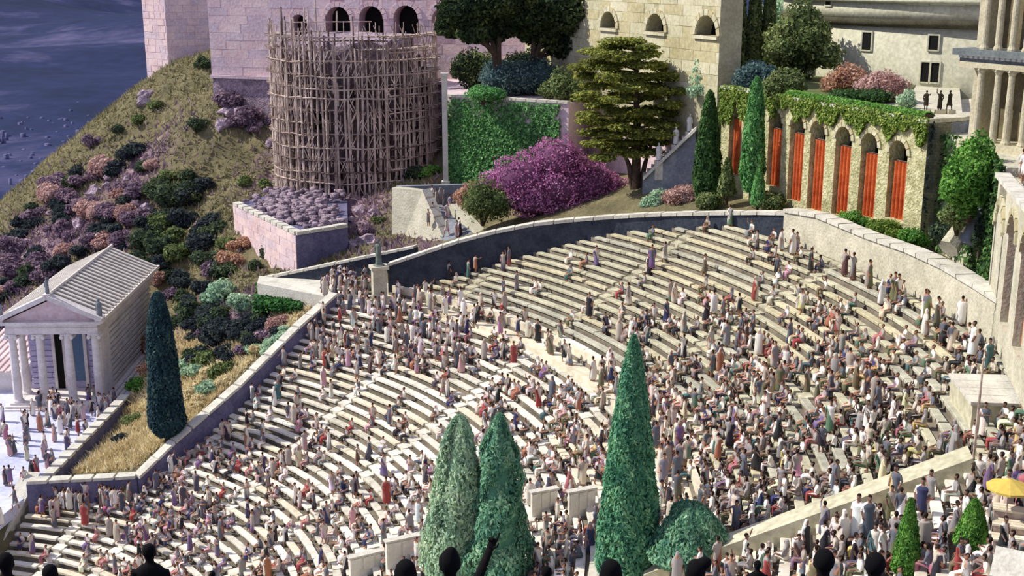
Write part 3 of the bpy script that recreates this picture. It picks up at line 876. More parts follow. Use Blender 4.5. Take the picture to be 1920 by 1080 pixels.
# ------------------------------------------------------------------ ramp house with the sloping side wall
def ramp_house():
    zt = W(735, 352, 112).z
    A, B = Wz(735, 352, zt), Wz(792, 358, zt)
    lowA = W(735, 462, A.y - 2.0); lowB = W(832, 448, A.y - 5.5)
    t = thing('ramp_passage', (lowA.x, A.y, lowA.z), 'cream stone ramp passage with sloping side wall left of the magenta bush', 'ramp')
    base = min(lowA.z, lowB.z) - 2
    # lit side wall: top edge level, then dropping to the dark wall
    f = [A, B, Vector((lowB.x, lowB.y, lowB.z)), Vector((lowB.x, lowB.y, base)), Vector((A.x - .0, A.y - 2.2, base))]
    n = Vector((.62, .78, 0)) * .9
    mb = MB(); vs = [p for p in f] + [p + n for p in f]; k = len(f)
    mb.add(vs, [tuple(range(k)), tuple(range(k, 2 * k))[::-1]] + [(i, (i + 1) % k, k + (i + 1) % k, k + i) for i in range(k)])
    mb.build('side_wall', M_wallcream, t, world=True)
    a, b = B, Vector((lowB.x, lowB.y, lowB.z)); nn = Vector((.62, .78, 0))
    m = 5
    for i in range(m):
        p, q = a.lerp(b, i / m + .02), a.lerp(b, (i + 1) / m - .02)
        c = MB(); up = Vector((0, 0, .22))
        vs = [p - nn*.1, q - nn*.1, q + nn, p + nn]; c.add(vs + [x + up for x in vs], [(0,3,2,1),(4,5,6,7),(0,1,5,4),(1,2,6,5),(2,3,7,6),(3,0,4,7)])
        c.build('coping_stone', M_coping, t, world=True)
    # back wall and far side wall
    C1, C2 = Wz(800, 350, zt), Wz(885, 346, zt)
    C1.y = A.y + 2.0; C2.y = A.y + 2.0
    C1 = W(742, 350, A.y + 1.6); C2 = W(878, 346, A.y + 1.6)
    mb = MB(); mb.prism([(C1.x, C1.y), (C2.x, C2.y), (C2.x, C2.y + .7), (C1.x, C1.y + .7)], base, [C1.z, C2.z, C2.z, C1.z]); mb.build('back_wall', M_wallgrey, t, world=True)
    e1, e2 = W(842, 382, A.y - 1.5), W(893, 436, A.y - 7.5)
    mb = MB(); vs = [e1, e2, Vector((e2.x, e2.y, base)), Vector((e1.x, e1.y, base))]; n2 = Vector((.8, .3, 0)) * 1.2
    vs = vs + [p + n2 for p in vs]; mb.add(vs, [(0,1,2,3), (4,7,6,5)] + [(i, (i + 1) % 4, 4 + (i + 1) % 4, 4 + i) for i in range(4)]); mb.build('side_wall', M_wallcream, t, world=True)
    # floor of the passage
    g0, g1 = W(800, 392, A.y + 1), W(860, 446, A.y - 7)
    mb = MB(); mb.add([W(770, 380, A.y + 1.5), W(850, 384, A.y + 1.5), W(898, 440, A.y - 7.4), W(832, 452, A.y - 6)], [(0, 1, 2, 3)]); mb.build('passage_floor', M_wallgrey, t, world=True)
    return A.y
RAMP_Y = ramp_house()

# ------------------------------------------------------------------ walls with arched openings, laid in courses
def arched_wall(t, P0, P1, z0, z1, depth, arches, mats, joint, course=None, name='wall_body', back=True, back_mat=None, uv_off=0, stone_name='ashlar_block', z_course=None, sized=(1.2, 2.2), limit=290, proud=(.03, .1), gap=.035):
    """wall from P0 to P1 (plan), face on the side to the right of P0->P1 seen from above being -n; arches: (u, width, sill, spring)"""
    d = Vector((P1.x - P0.x, P1.y - P0.y, 0)); Ln = d.length; d.normalize(); n = Vector((-d.y, d.x, 0))
    at = lambda u, z, w=0.: Vector((P0.x, P0.y, 0)) + d * u + n * w + Vector((0, 0, z))
    mb = MB(); cuts = []
    seg = 10
    u = 0.0
    for (c, w, sill, spring) in sorted(arches):
        a, b = c - w / 2, c + w / 2; r = w / 2
        mb.add([at(u, z0), at(a, z0), at(a, z1), at(u, z1)], [(0,1,2,3)])
        if sill > z0: mb.add([at(a, z0), at(b, z0), at(b, sill), at(a, sill)], [(0,1,2,3)])
        arc = [(c - r * math.cos(math.pi * i / seg), spring + r * math.sin(math.pi * i / seg)) for i in range(seg + 1)]
        for (ua, za), (ub, zb) in zip(arc[:-1], arc[1:]): mb.add([at(ua, za), at(ub, zb), at(ub, z1), at(ua, z1)], [(0,1,2,3)])
        ring = [(a, sill)] + arc + [(b, sill)]
        for (ua, za), (ub, zb) in zip(ring, ring[1:] + ring[:1]): mb.add([at(ua, za), at(ua, za, depth), at(ub, zb, depth), at(ub, zb)], [(0,1,2,3)])
        if back:
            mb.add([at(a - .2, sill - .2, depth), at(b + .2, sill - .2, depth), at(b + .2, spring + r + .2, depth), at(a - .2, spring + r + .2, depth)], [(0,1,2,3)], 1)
        u = b
    mb.add([at(u, z0), at(Ln, z0), at(Ln, z1), at(u, z1)], [(0,1,2,3)])
    D = depth + .6
    mb.add([at(0, z1), at(Ln, z1), at(Ln, z1, D), at(0, z1, D), at(0, z0), at(Ln, z0), at(Ln, z0, D), at(0, z0, D)], [(0,1,2,3), (0,3,7,4), (1,5,6,2), (3,2,6,7)])
    mb.build(name, [joint, back_mat or M_dark], t, world=True)
    if course:
        g = random.Random(int(P0.x * 10 + P0.y)); z = z_course if z_course is not None else z0; k = 0
        while z < z1 - .05:
            h = min(course * g.uniform(.9, 1.1), z1 - z); u = -g.uniform(0, 1)
            while u < Ln:
                w = g.uniform(*sized); ua, ub = max(u, 0), min(u + w, Ln); u += w
                if ub - ua < .3: continue
                # leave the openings free
                spans = [(ua, ub)]
                for (c, aw, sill, spring) in arches:
                    r = aw / 2
                    if z + h <= sill or z >= spring + r: continue
                    zz = max(z, sill); hw = r if zz <= spring else math.sqrt(max(0, r * r - (zz - spring) ** 2))
                    hw += .04; ns = []
                    for (x, y) in spans:
                        if y <= c - hw or x >= c + hw: ns.append((x, y)); continue
                        if x < c - hw: ns.append((x, c - hw))
                        if y > c + hw: ns.append((c + hw, y))
                    spans = ns
                for (x, y) in spans:
                    if y - x < .25 or k >= limit: continue
                    p = g.uniform(*proud); m = MB(); e = gap
                    vs = [at(x + e, z + e, -p), at(y - e, z + e, -p), at(y - e, z + h - e, -p), at(x + e, z + h - e, -p), at(x + e*.4, z + e*.4, .02), at(y - e*.4, z + e*.4, .02), at(y - e*.4, z + h - e*.4, .02), at(x + e*.4, z + h - e*.4, .02)]
                    m.add(vs, [(0,1,2,3),(0,4,5,1),(1,5,6,2),(2,6,7,3),(3,7,4,0)])
                    m.build(stone_name, mats[g.randrange(len(mats))], t, world=True); k += 1
            z += h
    return at
def fortress():
    # long mauve wall above the scaffold
    P0, P1 = W(397, 140, 145), W(1015, 152, 133)
    ld = P0.z
    t = thing('fortress_wall', (P0.x, P0.y, ld - 9), 'huge mauve ashlar wall with dark arches behind the wooden scaffold', 'wall')
    d = (Vector((P1.x, P1.y, 0)) - Vector((P0.x, P0.y, 0))); Ln = d.length
    arches = []
    for px, top, w in ((562, 27, 1.9), (635, 12, 2.9), (697, 11, 2.9), (762, 10, 2.9), (832, 14, 2.7)):
        p = on_plane(px, 68, P0, P1); u = math.hypot(p.x - P0.x, p.y - P0.y); zt = on_plane(px, top, P0, P1).z
        arches.append((u, w, on_plane(px, 68, P0, P1).z, zt - w / 2))
    at = arched_wall(t, P0, P1, ld, 41.2, 1.6, arches, M_pink, M_pinkjoint, course=.95, sized=(1.8, 3.4), proud=(.01, .035), gap=.018)
    # ledge stones and the rubble footing
    n = 24
    for k in range(n):
        c = MB(); u0, u1 = Ln * k / n + .02, Ln * (k + 1) / n - .02
        vs = [at(u0, ld - .35, -.45), at(u1, ld - .35, -.45), at(u1, ld - .02, -.45), at(u0, ld - .02, -.45), at(u0, ld - .35, .3), at(u1, ld - .35, .3), at(u1, ld - .02, .3), at(u0, ld - .02, .3)]
        c.add(vs, [(0,1,2,3),(3,2,6,7),(0,4,5,1),(0,3,7,4),(1,5,6,2)]); c.build('ledge_stone', M_pink[2], t, world=True)
    mb = MB(); vs = [at(.1, ld - .3, -.05), at(Ln, ld - .3, -.05), at(Ln, ld - 13, -.6), at(.1, ld - 13, -.6), at(.1, ld - .3, 2), at(Ln, ld - .3, 2), at(Ln, ld - 13, 2), at(.1, ld - 13, 2)]
    mb.add(vs, [(0,1,2,3),(0,4,5,1),(0,3,7,4),(1,5,6,2)]); mb.build('rubble_footing', M_rubble, t, world=True)
    # arch stones
    for (u, w, sill, spring) in arches:
        r = w / 2
        for k in range(9):
            a0, a1 = math.pi * k / 9 + .02, math.pi * (k + 1) / 9 - .02; m = MB(); vs = []
            for wv in (-.16, .1):
                for a, rr in ((a0, r), (a1, r), (a1, r + .5), (a0, r + .5)): vs.append(at(u - rr * math.cos(a), spring + rr * math.sin(a), wv))
            m.add(vs, [(0,1,2,3),(4,7,6,5),(0,4,5,1),(1,5,6,2),(2,6,7,3),(3,7,4,0)]); m.build('arch_stone', M_pink[k % 3], t, world=True)
    # pale wall to the right, coming nearer
    Q0, Q1 = W(985, 60, 129), W(1350, 66, 96)
    t2 = thing('fortress_wall', (Q0.x, Q0.y, 30), 'tall cream ashlar wall with three dark arched windows behind the yellow-green tree', 'wall')
    ar = []
    for px, sill, top, w in ((1142, 53, 21, 40), (1230, 60, 25, 42), (1325, 67, 28, 45)):
        a, b = on_plane(px - w / 2, sill, Q0, Q1), on_plane(px + w / 2, sill, Q0, Q1); ww = math.hypot(a.x - b.x, a.y - b.y)
        m = on_plane(px, sill, Q0, Q1); zt = on_plane(px, top, Q0, Q1).z; u = math.hypot(m.x - Q0.x, m.y - Q0.y)
        ww = min(ww, 2 * (zt - m.z) * .98)
        ar.append((u, ww, m.z, zt - ww / 2))
    at2 = arched_wall(t2, Q0, Q1, 29, 41.6, 1.4, ar, M_cream, M_creamjoint, course=.9, z_course=32.5, sized=(1.8, 3.6), proud=(.01, .04), gap=.02)
    for (u, w, sill, spring) in ar:
        r = w / 2
        for k in range(9):
            a0, a1 = math.pi * k / 9 + .02, math.pi * (k + 1) / 9 - .02; m = MB(); vs = []
            for wv in (-.16, .1):
                for a, rr in ((a0, r), (a1, r), (a1, r + .45), (a0, r + .45)): vs.append(at2(u - rr * math.cos(a), spring + rr * math.sin(a), wv))
            m.add(vs, [(0,1,2,3),(4,7,6,5),(0,4,5,1),(1,5,6,2),(2,6,7,3),(3,7,4,0)]); m.build('arch_stone', M_cream[k % 3], t2, world=True)
        m = MB(); vs = [at2(u - r - .2, sill - .25, -.25), at2(u + r + .2, sill - .25, -.25), at2(u + r + .2, sill, -.25), at2(u - r - .2, sill, -.25), at2(u - r - .2, sill - .25, .3), at2(u + r + .2, sill - .25, .3), at2(u + r + .2, sill, .3), at2(u - r - .2, sill, .3)]
        m.add(vs, [(0,1,2,3),(3,2,6,7),(0,4,5,1),(0,3,7,4),(1,5,6,2)]); m.build('window_sill', M_cream[1], t2, world=True)
    return P0, P1, at
FP0, FP1, FAT = fortress()
def square_tower():
    c = W(315, 96, 168)
    t = thing('square_tower', (c.x, c.y, c.z), 'square mauve stone tower on the crest of the slope, left of the great wall', 'tower')
    a = W(274, 112, 171.5); b = W(398, 92, 170.5)
    top = W(315, -80, 168).z
    e = Vector((a.x + b.x - c.x, a.y + b.y - c.y, 0))
    mb = MB(); mb.prism([(c.x, c.y), (b.x, b.y), (e.x, e.y), (a.x, a.y)], c.z - 6, top); mb.build('tower_body', M_pink[2], t, world=True)
    # courses of stone on both faces
    for P, Q in ((a, c), (c, b)):
        d = Vector((Q.x - P.x, Q.y - P.y, 0)); Ln = d.length; d.normalize(); n = Vector((d.y, -d.x, 0)); z = c.z - 3; g = random.Random(5)
        while z < top:
            u = -g.uniform(0, 1)
            while u < Ln:
                w = g.uniform(1.0, 2.0); x, y = max(0, u) + .04, min(Ln, u + w) - .04; u += w
                if y - x < .3: continue
                pr = g.uniform(.01, .05); m = MB(); B0 = Vector((P.x, P.y, 0))
                vs = [B0 + d * x + n * pr + Vector((0,0,z + .04)), B0 + d * y + n * pr + Vector((0,0,z + .04)), B0 + d * y + n * pr + Vector((0,0,z + .86)), B0 + d * x + n * pr + Vector((0,0,z + .86))]
                vs += [v - n * (pr + .03) for v in vs]
                m.add(vs, [(0,1,2,3),(0,4,5,1),(1,5,6,2),(2,6,7,3),(3,7,4,0)]); m.build('ashlar_block', M_pink[g.randrange(3)], t, world=True)
            z += .9
square_tower()

# ------------------------------------------------------------------ round tower on the right
def round_tower():
    c = W(1905, 60, 113.5); R = 20.5
    t = thing('round_tower', (c.x, c.y, 31), 'broad pale round tower with a dark cornice band and small windows', 'tower')
    g = (W(1640, 40, 104).z)
    zb0, zb1 = W(1690, 58, 94).z, W(1690, 43, 94).z
    mb = MB(); mb.lathe((c.x, c.y, 0), [(R, 29), (R, zb0)], 160); mb.build('tower_body', M_tower, t, world=True, smooth=True)
    mb = MB(); mb.lathe((c.x, c.y, 0), [(R + .05, zb0), (R + .35, zb0 + .1), (R + .5, zb1), (R + .2, zb1 + .05)], 160); mb.build('cornice', M_darkband, t, world=True, smooth=True)
    zl = W(1690, 10, 94).z
    mb = MB(); mb.lathe((c.x, c.y, 0), [(R + .25, zb1), (R + .25, zl)], 160); mb.build('upper_storey', M_tower, t, world=True, smooth=True)
    mb = MB(); mb.lathe((c.x, c.y, 0), [(R + .3, zl), (R + .7, zl + .12), (R + .7, zl + .3), (R + .3, zl + .35)], 160); mb.build('moulding', M_tower, t, world=True, smooth=True)
    mb = MB(); mb.lathe((c.x, c.y, 0), [(R + .2, zl + .3), (R + .2, zl + 6)], 160); mb.build('drum', M_tower, t, world=True, smooth=True)
    for px, py, w, h, rr in ((1626, 77, 16, 32, R), (1751, 80, 17, 26, R), (1735, 135, 15, 36, R), (1753, 136, 15, 36, R), (1554, 3, 10, 12, R + .25), (1722, -2, 34, 18, R + .2), (1778, -2, 56, 18, R + .2)):
        # where the sight line meets the round wall
        d = ray(px, py); A = d.x**2 + d.y**2; B = -2 * (d.x * c.x + d.y * c.y); Cq = c.x**2 + c.y**2 - rr * rr
        q = B * B - 4 * A * Cq
        if q < 0: continue
        s = (-B - math.sqrt(q)) / (2 * A); p = Vector((d.x * s, d.y * s, CAM_H + d.z * s))
        nn = Vector((p.x - c.x, p.y - c.y, 0)).normalized(); k = s / FPX
        ww = w * k / max(.35, abs(nn.dot(Vector((-d.x, -d.y, 0)).normalized()))); hh = h * k
        M = Matrix.Translation(p) @ Matrix.Rotation(math.atan2(nn.y, nn.x) + math.pi / 2, 4, 'Z')
        f = MB(); e = .12
        for lo, hi in (((-ww/2 - e, -.1, -hh/2 - e), (-ww/2, .2, hh/2 + e)), ((ww/2, -.1, -hh/2 - e), (ww/2 + e, .2, hh/2 + e)), ((-ww/2, -.1, hh/2), (ww/2, .2, hh/2 + e)), ((-ww/2, -.12, -hh/2 - e), (ww/2, .2, -hh/2))): f.box(lo, hi, 0, M)
        fo = f.build('window_frame', M_tower, t, world=True)
        m = MB(); m.box((-ww/2, -.03, -hh/2), (ww/2, .15, hh/2), 0, M)
        po = m.build('window_pane', M_dark, t, world=True)
round_tower()

# ------------------------------------------------------------------ two-storeyed columned building
def column_mb(h, r, n=10, flute=False):
    mb = MB(); mb.lathe((0,0,0), [(r*1.35, 0), (r*1.35, .1), (r*1.15, .18), (r, .25), (r*.98, h*.4), (r*.84, h - .32), (r*.86, h - .3), (r*1.2, h - .16), (r*1.25, h - .12)], n)
    mb.box((-r*1.35, -r*1.35, h - .12), (r*1.35, r*1.35, h)); return mb
def stoa():
    A = Wz(1822, 262, 33.0); B = Wz(1935, 279, 33.0)
    d = Vector((B.x - A.x, B.y - A.y, 0)); d.normalize(); n = Vector((-d.y, d.x, 0))       # n points back
    t = thing('columned_building', (A.x, A.y, 33), 'two-storeyed columned stone building at the upper right corner', 'building')
    at = lambda u, z, w=0.: Vector((A.x, A.y, 0)) + d * u + n * w + Vector((0, 0, z))
    z0 = 33.0; z1 = on_plane(1840, 127, A, B).z; z2 = on_plane(1840, 92, A, B).z; z3 = z2 + 5.5
    Ln = 7.0
    def bx(m, u0, u1, w0, w1, za, zb, mi=0):
        vs = [at(u0, za, w0), at(u1, za, w0), at(u1, za, w1), at(u0, za, w1), at(u0, zb, w0), at(u1, zb, w0), at(u1, zb, w1), at(u0, zb, w1)]
        m.add(vs, [(0,3,2,1),(4,5,6,7),(0,1,5,4),(1,2,6,5),(2,3,7,6),(3,0,4,7)], mi)
    m = MB(); bx(m, -.6, Ln, -.5, 6, z0 - .5, z0); m.build('stylobate', M_stoa, t, world=True)
    m = MB(); bx(m, -.2, Ln, 1.6, 6, z0, z3); m.build('back_wall', M_stoadark, t, world=True)
    m = MB(); bx(m, -1.0, -.2, .8, 6, z0, z3); m.build('end_wall', M_stoa, t, world=True)
    m = MB(); bx(m, -1.1, Ln, -.35, 1.7, z1, z1 + .3); m.build('architrave', M_stoa, t, world=True)
    m = MB(); bx(m, -1.1, Ln, -.3, 1.7, z1 + .3, z2 - .35); m.build('frieze', M_frieze, t, world=True)
    m = MB(); bx(m, -1.35, Ln, -.65, 1.7, z2 - .35, z2); m.build('cornice', M_frieze, t, world=True)
    u = -1.0
    while u < Ln:
        m = MB(); bx(m, u, u + .2, -.5, -.3, z1 + .5, z1 + .72); m.build('dentil', M_statuewhite, t, world=True); u += .36
    for px in (1829, 1861, 1886, 1917):
        p = on_plane(px, 260, A, B); u = (p - at(0, p.z)).dot(d)
        m = column_mb(z1 - z0, .2, 12); o = m.build('column', M_stoa, t, smooth=False); o.location = at(u, z0) - t.location
    for px in (1846, 1872, 1899, 1926):
        p = on_plane(px, 85, A, B); u = (p - at(0, p.z)).dot(d)
        m = column_mb(z3 - z2, .19, 12); o = m.build('column', M_stoa, t); o.location = at(u, z2) - t.location
    m = MB(); bx(m, -1.2, Ln, -.5, 6, z3, z3 + .8); m.build('roof_slab', M_stoa, t, world=True)
stoa()

# ------------------------------------------------------------------ arcade with the red curtains
F0, F1 = W(1347, 345, 96), W(1724, 444, 73.5)
AZT = 33.3
def hang_curtain(name, at, u, w, z0, z1, label, mat, depth, folds=5, group=None):
    base = at(u, z0, depth)
    n = folds * 6; V, F = [], []
    for j, z in enumerate(np.linspace(z0, z1, 4)):
        for i in range(n + 1):
            x = u - w / 2 + w * i / n
            V.append(at(x, z, depth + .12 * math.sin(i / 6 * 2 * math.pi) * (1.15 - .1 * j)) - base)
    for j in range(3):
        for i in range(n): F.append((j*(n+1) + i, j*(n+1) + i + 1, (j+1)*(n+1) + i + 1, (j+1)*(n+1) + i))
    t = thing(name, base, label, 'curtain', group)
    o = add_object('cloth', np_mesh('cloth', V, F, mat, smooth=True), t)
    m = MB(); m.tube(at(u - w/2, z1 + .04, depth), at(u + w/2, z1 + .04, depth), .04, n=6); m.build('rod', M_wooddark, t, world=True)
    return t
def arcade():
    t = thing('garden_arcade', (F0.x, F0.y, 25.5), 'long yellow stone arcade with tall arches hung with red curtains, ivy along its top', 'arcade')
    ar = []
    for px, apex, foot, w in ((1381, 190, 330, 27), (1418, 198, 340, 25), (1456, 207, 352, 28), (1497, 215, 380, 28), (1536, 226, 398, 31), (1584, 237, 408, 35), (1633, 249, 411, 34), (1687, 263, 415, 37)):
        a, b, m = on_plane(px - w/2, apex + 40, F0, F1), on_plane(px + w/2, apex + 40, F0, F1), on_plane(px, apex, F0, F1)
        ww = math.hypot(a.x - b.x, a.y - b.y); u = math.hypot(m.x - F0.x, m.y - F0.y); zb = on_plane(px, foot, F0, F1).z
        ww = min(ww, 1.75)
        ar.append((u, ww, zb, m.z - ww / 2))
    at = arched_wall(t, F0, F1, 24.5, AZT, 1.1, ar, [M_arcade], M_arcade)
    Ln = math.hypot(F1.x - F0.x, F1.y - F0.y)
    # arch stones
    for (u, w, sill, spring) in ar:
        r = w / 2
        for k in range(7):
            a0, a1 = math.pi * k / 7 + .03, math.pi * (k + 1) / 7 - .03; m = MB(); vs = []
            for wv in (-.1, .1):
                for a, rr in ((a0, r), (a1, r), (a1, r + .3), (a0, r + .3)): vs.append(at(u - rr * math.cos(a), spring + rr * math.sin(a), wv))
            m.add(vs, [(0,1,2,3),(4,7,6,5),(0,4,5,1),(1,5,6,2),(2,6,7,3),(3,7,4,0)]); m.build('arch_stone', M_cream[k % 3], t, world=True)
    # body behind, its end in shade, its roof a garden
    e1 = on_plane(1784, 430, F1, W(1784, 425, 75.5)); d = Vector((F1.x - F0.x, F1.y - F0.y, 0)).normalized()
    side = W(1786, 428, 77.0)
    back0 = W(1345, 165, 125); back1 = Vector((side.x + 12, 112, 0))
    m = MB(); n = Vector((-d.y, d.x, 0))
    f0 = Vector((F0.x, F0.y, 0)) + n * 1.75; f1 = Vector((F1.x, F1.y, 0)) + n * 1.75
    m.prism([(f0.x, f0.y), (f1.x, f1.y), (side.x, side.y), (back1.x, back1.y), (back0.x, back0.y)], 23, AZT - .02); m.build('core', M_wallcream, t, world=True)
    # the corner pier
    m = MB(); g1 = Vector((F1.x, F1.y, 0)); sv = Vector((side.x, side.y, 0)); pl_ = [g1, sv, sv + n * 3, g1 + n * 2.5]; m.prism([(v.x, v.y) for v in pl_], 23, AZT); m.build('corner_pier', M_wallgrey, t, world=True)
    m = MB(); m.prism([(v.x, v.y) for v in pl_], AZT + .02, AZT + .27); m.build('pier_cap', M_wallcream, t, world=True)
    m = MB(); m.prism([(f0.x, f0.y), (f1.x - 3.2, f1.y + 8), (side.x + 1, side.y + 14), (back1.x - 3, back1.y), (back0.x, back0.y)], AZT - .05, AZT + .06); m.build('garden_soil', M_lawn, t, world=True)
    # capping stones
    k = 22
    for i in range(k):
        m = MB(); u0, u1 = Ln * i / k + .02, Ln * (i + 1) / k - .02
        vs = [at(u0, AZT, -.2), at(u1, AZT, -.2), at(u1, AZT, .6), at(u0, AZT, .6)]; vs += [v + Vector((0,0,.25)) for v in vs]
        m.add(vs, [(0,3,2,1),(4,5,6,7),(0,1,5,4),(1,2,6,5),(2,3,7,6),(3,0,4,7)]); m.build('coping_stone', M_coping, t, world=True)
    # curtains
    it = []
    for i, (u, w, sill, spring) in enumerate(ar):
        if i == 1: continue
        c = hang_curtain('red_curtain', at, u, w + .1, sill, spring - .5, 'x', M_curtain, .4, group='red curtains in the arcade arches')
        it.append((c, 'tall orange-red curtain hanging in an arch of the yellow arcade', proj(c.location)[0]))
    single_out(it)
    # ivy over the top and running down between the arches
    g = np.random.default_rng(12); P = []
    N_ = 15000
    u = g.uniform(0, Ln, N_); drop = (.5 + .9 * (np.sin(u * 1.9) * .5 + .5) + .5 * (np.sin(u * 4.3 + 1) * .5 + .5)) * g.uniform(0, 1, N_) ** .8
    drop = np.where(u < 6, drop * 1.9, drop)
    dv, nv, p0 = np.array(d), np.array(n), np.array([F0.x, F0.y, 0])
    P = p0 + dv * u[:, None] - nv * g.uniform(.0, .28, N_)[:, None]; P[:, 2] = AZT + .35 - drop
    NN = np.tile(-nv, (N_, 1)) + np.array([0, 0, .5])
    o = add_object('ivy', leaves_mesh('ivy', P - np.array(t.location), NN, .115, G_ivyy, jit=.6), t); tag(o, 'ivy hanging over the top of the arcade', None, None, 'stuff')
    # climbing ivy on the dark pier
    N_ = 3500; q = g.uniform(0, 1, N_); z = 25.5 + 7.8 * g.uniform(0, 1, N_); sd = np.array([side.x + .3, side.y, 0]); f = np.array([F1.x, F1.y, 0])
    keep = g.uniform(0, 1, N_) < (.25 + .75 * np.clip((z - 31) / 2, 0, 1) + .6 * (q > .75))
    P = f + (sd - f) * q[:, None]; P[:, 2] = z; s2 = (sd - f); nn = np.array([s2[1], -s2[0], 0]); nn /= np.linalg.norm(nn); P += nn * .12
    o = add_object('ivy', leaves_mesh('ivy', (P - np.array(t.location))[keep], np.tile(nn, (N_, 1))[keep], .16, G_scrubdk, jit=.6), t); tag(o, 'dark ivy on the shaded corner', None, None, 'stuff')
    return at, Ln
AAT, ALN = arcade()
# bronze statues on the arcade roof
it = []
for px, pose in ((1735, 'stand_point_short'), (1761, 'stand_raise'), (1779, 'walk_short')):
    p = Wz(px, 211, AZT + .05)
    s = thing('dark_statue', (p.x, p.y, AZT + .2), 'x', 'statue', 'dark statues on the arcade roof', rz=-2.2 + px * .02)
    add_object('figure', statue_mesh('figure', pose, M_statuedark, .72), s)
    mb = MB(); mb.box((-.3, -.3, -.3), (.3, .3, .03)); mb.build('plinth', M_stoa, s)
    it.append((s, 'small dark bronze statue standing on the roof edge of the arcade', px))
single_out(it)

# ------------------------------------------------------------------ tall arcade at the right edge
def right_arcade():
    A, B = W(1850, 562, 60.8), Wz(1912, 690, 25.8)
    d = Vector((B.x - A.x, B.y - A.y, 0)); d.normalize()
    P1 = Vector((A.x, A.y, 0)) + d * 20
    zt = on_plane(1857, 312, A, P1).z
    t = thing('side_arcade', (A.x, A.y, 25.3), 'tall cream arcade at the right edge with narrow arches and worn curtains', 'arcade')
    ar = []
    for px, apex, foot in ((1861, 362, 556), (1880, 378, 585), (1903, 402, 650)):
        m = on_plane(px, apex, A, P1); u = math.hypot(m.x - A.x, m.y - A.y); wa, wb = on_plane(px - 8, apex + 40, A, P1), on_plane(px + 8, apex + 40, A, P1); wd = min(2.6, math.hypot(wa.x - wb.x, wa.y - wb.y)); ar.append((u, wd, 26.0, m.z - wd / 2))
    s = ar[-1][0] - ar[-2][0]; ar.append((ar[-1][0] + s, ar[-1][1], 26.0, ar[-1][3])); ar.append((ar[-1][0] + s, ar[-1][1], 26.0, ar[-1][3]))
    at = arched_wall(t, A, P1, 24.6, zt, 1.0, ar, [M_cream[0]], M_wallcream)
    for (u, w, sill, spring) in ar:
        r = w / 2
        for k in range(7):
            a0, a1 = math.pi * k / 7 + .03, math.pi * (k + 1) / 7 - .03; m = MB(); vs = []
            for wv in (-.12, .1):
                for a, rr in ((a0, r), (a1, r), (a1, r + .3), (a0, r + .3)): vs.append(at(u - rr * math.cos(a), spring + rr * math.sin(a), wv))
            m.add(vs, [(0,1,2,3),(4,7,6,5),(0,4,5,1),(1,5,6,2),(2,6,7,3),(3,7,4,0)]); m.build('arch_stone', M_cream[k % 3], t, world=True)
    labels = {0: 'ochre curtain in the first arch of the right-edge arcade', 2: 'worn orange curtain in the third arch of the right-edge arcade', 3: 'orange curtain in the fourth arch of the right-edge arcade, cut by the frame'}
    for i in (0, 2, 3):
        u, w, sill, spring = ar[i]
        hang_curtain('worn_curtain', at, u + .15, w * .7, sill + .3, spring - .1, labels[i], M_curtain, .35, 4)
    n = Vector((-d.y, d.x, 0))
    a0 = Vector((A.x, A.y, 0)); m = MB()
    m.prism([(a0 + n * 1.5)[:2], (Vector((P1.x, P1.y, 0)) + n * 1.5)[:2], (Vector((P1.x, P1.y, 0)) + n * 16)[:2], (a0 + n * 16)[:2]], 23, zt - .02); m.build('core', M_wallcream, t, world=True)
    k = 14
    for i in range(k):
        m = MB(); u0, u1 = 20 * i / k + .02, 20 * (i + 1) / k - .02
        vs = [at(u0, zt, -.2), at(u1, zt, -.2), at(u1, zt, .5), at(u0, zt, .5)]; vs += [v + Vector((0,0,.22)) for v in vs]
        m.add(vs, [(0,3,2,1),(4,5,6,7),(0,1,5,4),(1,2,6,5),(2,3,7,6),(3,0,4,7)]); m.build('coping_stone', M_coping, t, world=True)
    # slope between the arcade and the columned building
    return at, zt, a0, n, d
RAT, RZT, RA0, RN, RD = right_arcade()
# podium under the columned building, joining both arcades
mb = MB(); s0 = Wz(1836, 262, 33.0); s1 = Vector((RA0.x, RA0.y + .3, 0))
mb.prism([(s1.x + .5, s1.y), (s1.x + 16, s1.y - 4), (s1.x + 20, 100), (s0.x, 90), (s0.x + .2, s0.y)], 24, 32.6)
pod = tag(mb.build('podium_floor', M_wallcream), 'stone podium carrying the columned building', None, None, 'structure')
gp = np.random.default_rng(19); np_ = 5200
ea, eb = np.array([s1.x + .5, s1.y, 0]), np.array([s0.x + .2, s0.y, 0]); ec = np.array([s0.x, 90, 0])
uu = gp.uniform(0, 1.5, np_)[:, None]; PP = np.where(uu < 1, ea + (eb - ea) * uu, eb + (ec - eb) * (uu - 1)); PP[:, 2] = 25.6 + 7.2 * gp.uniform(0, 1, np_) ** .8
nd = (eb - ea); nd = np.array([-nd[1], nd[0], 0]); nd /= np.linalg.norm(nd); PP += nd * gp.uniform(.05, .5, np_)[:, None]
tag(add_object('ivy', leaves_mesh('ivy', PP, np.tile(nd, (np_, 1)) + [0, 0, .5], .17, G_dkgarden, jit=.7), pod), None, None, None, 'stuff')

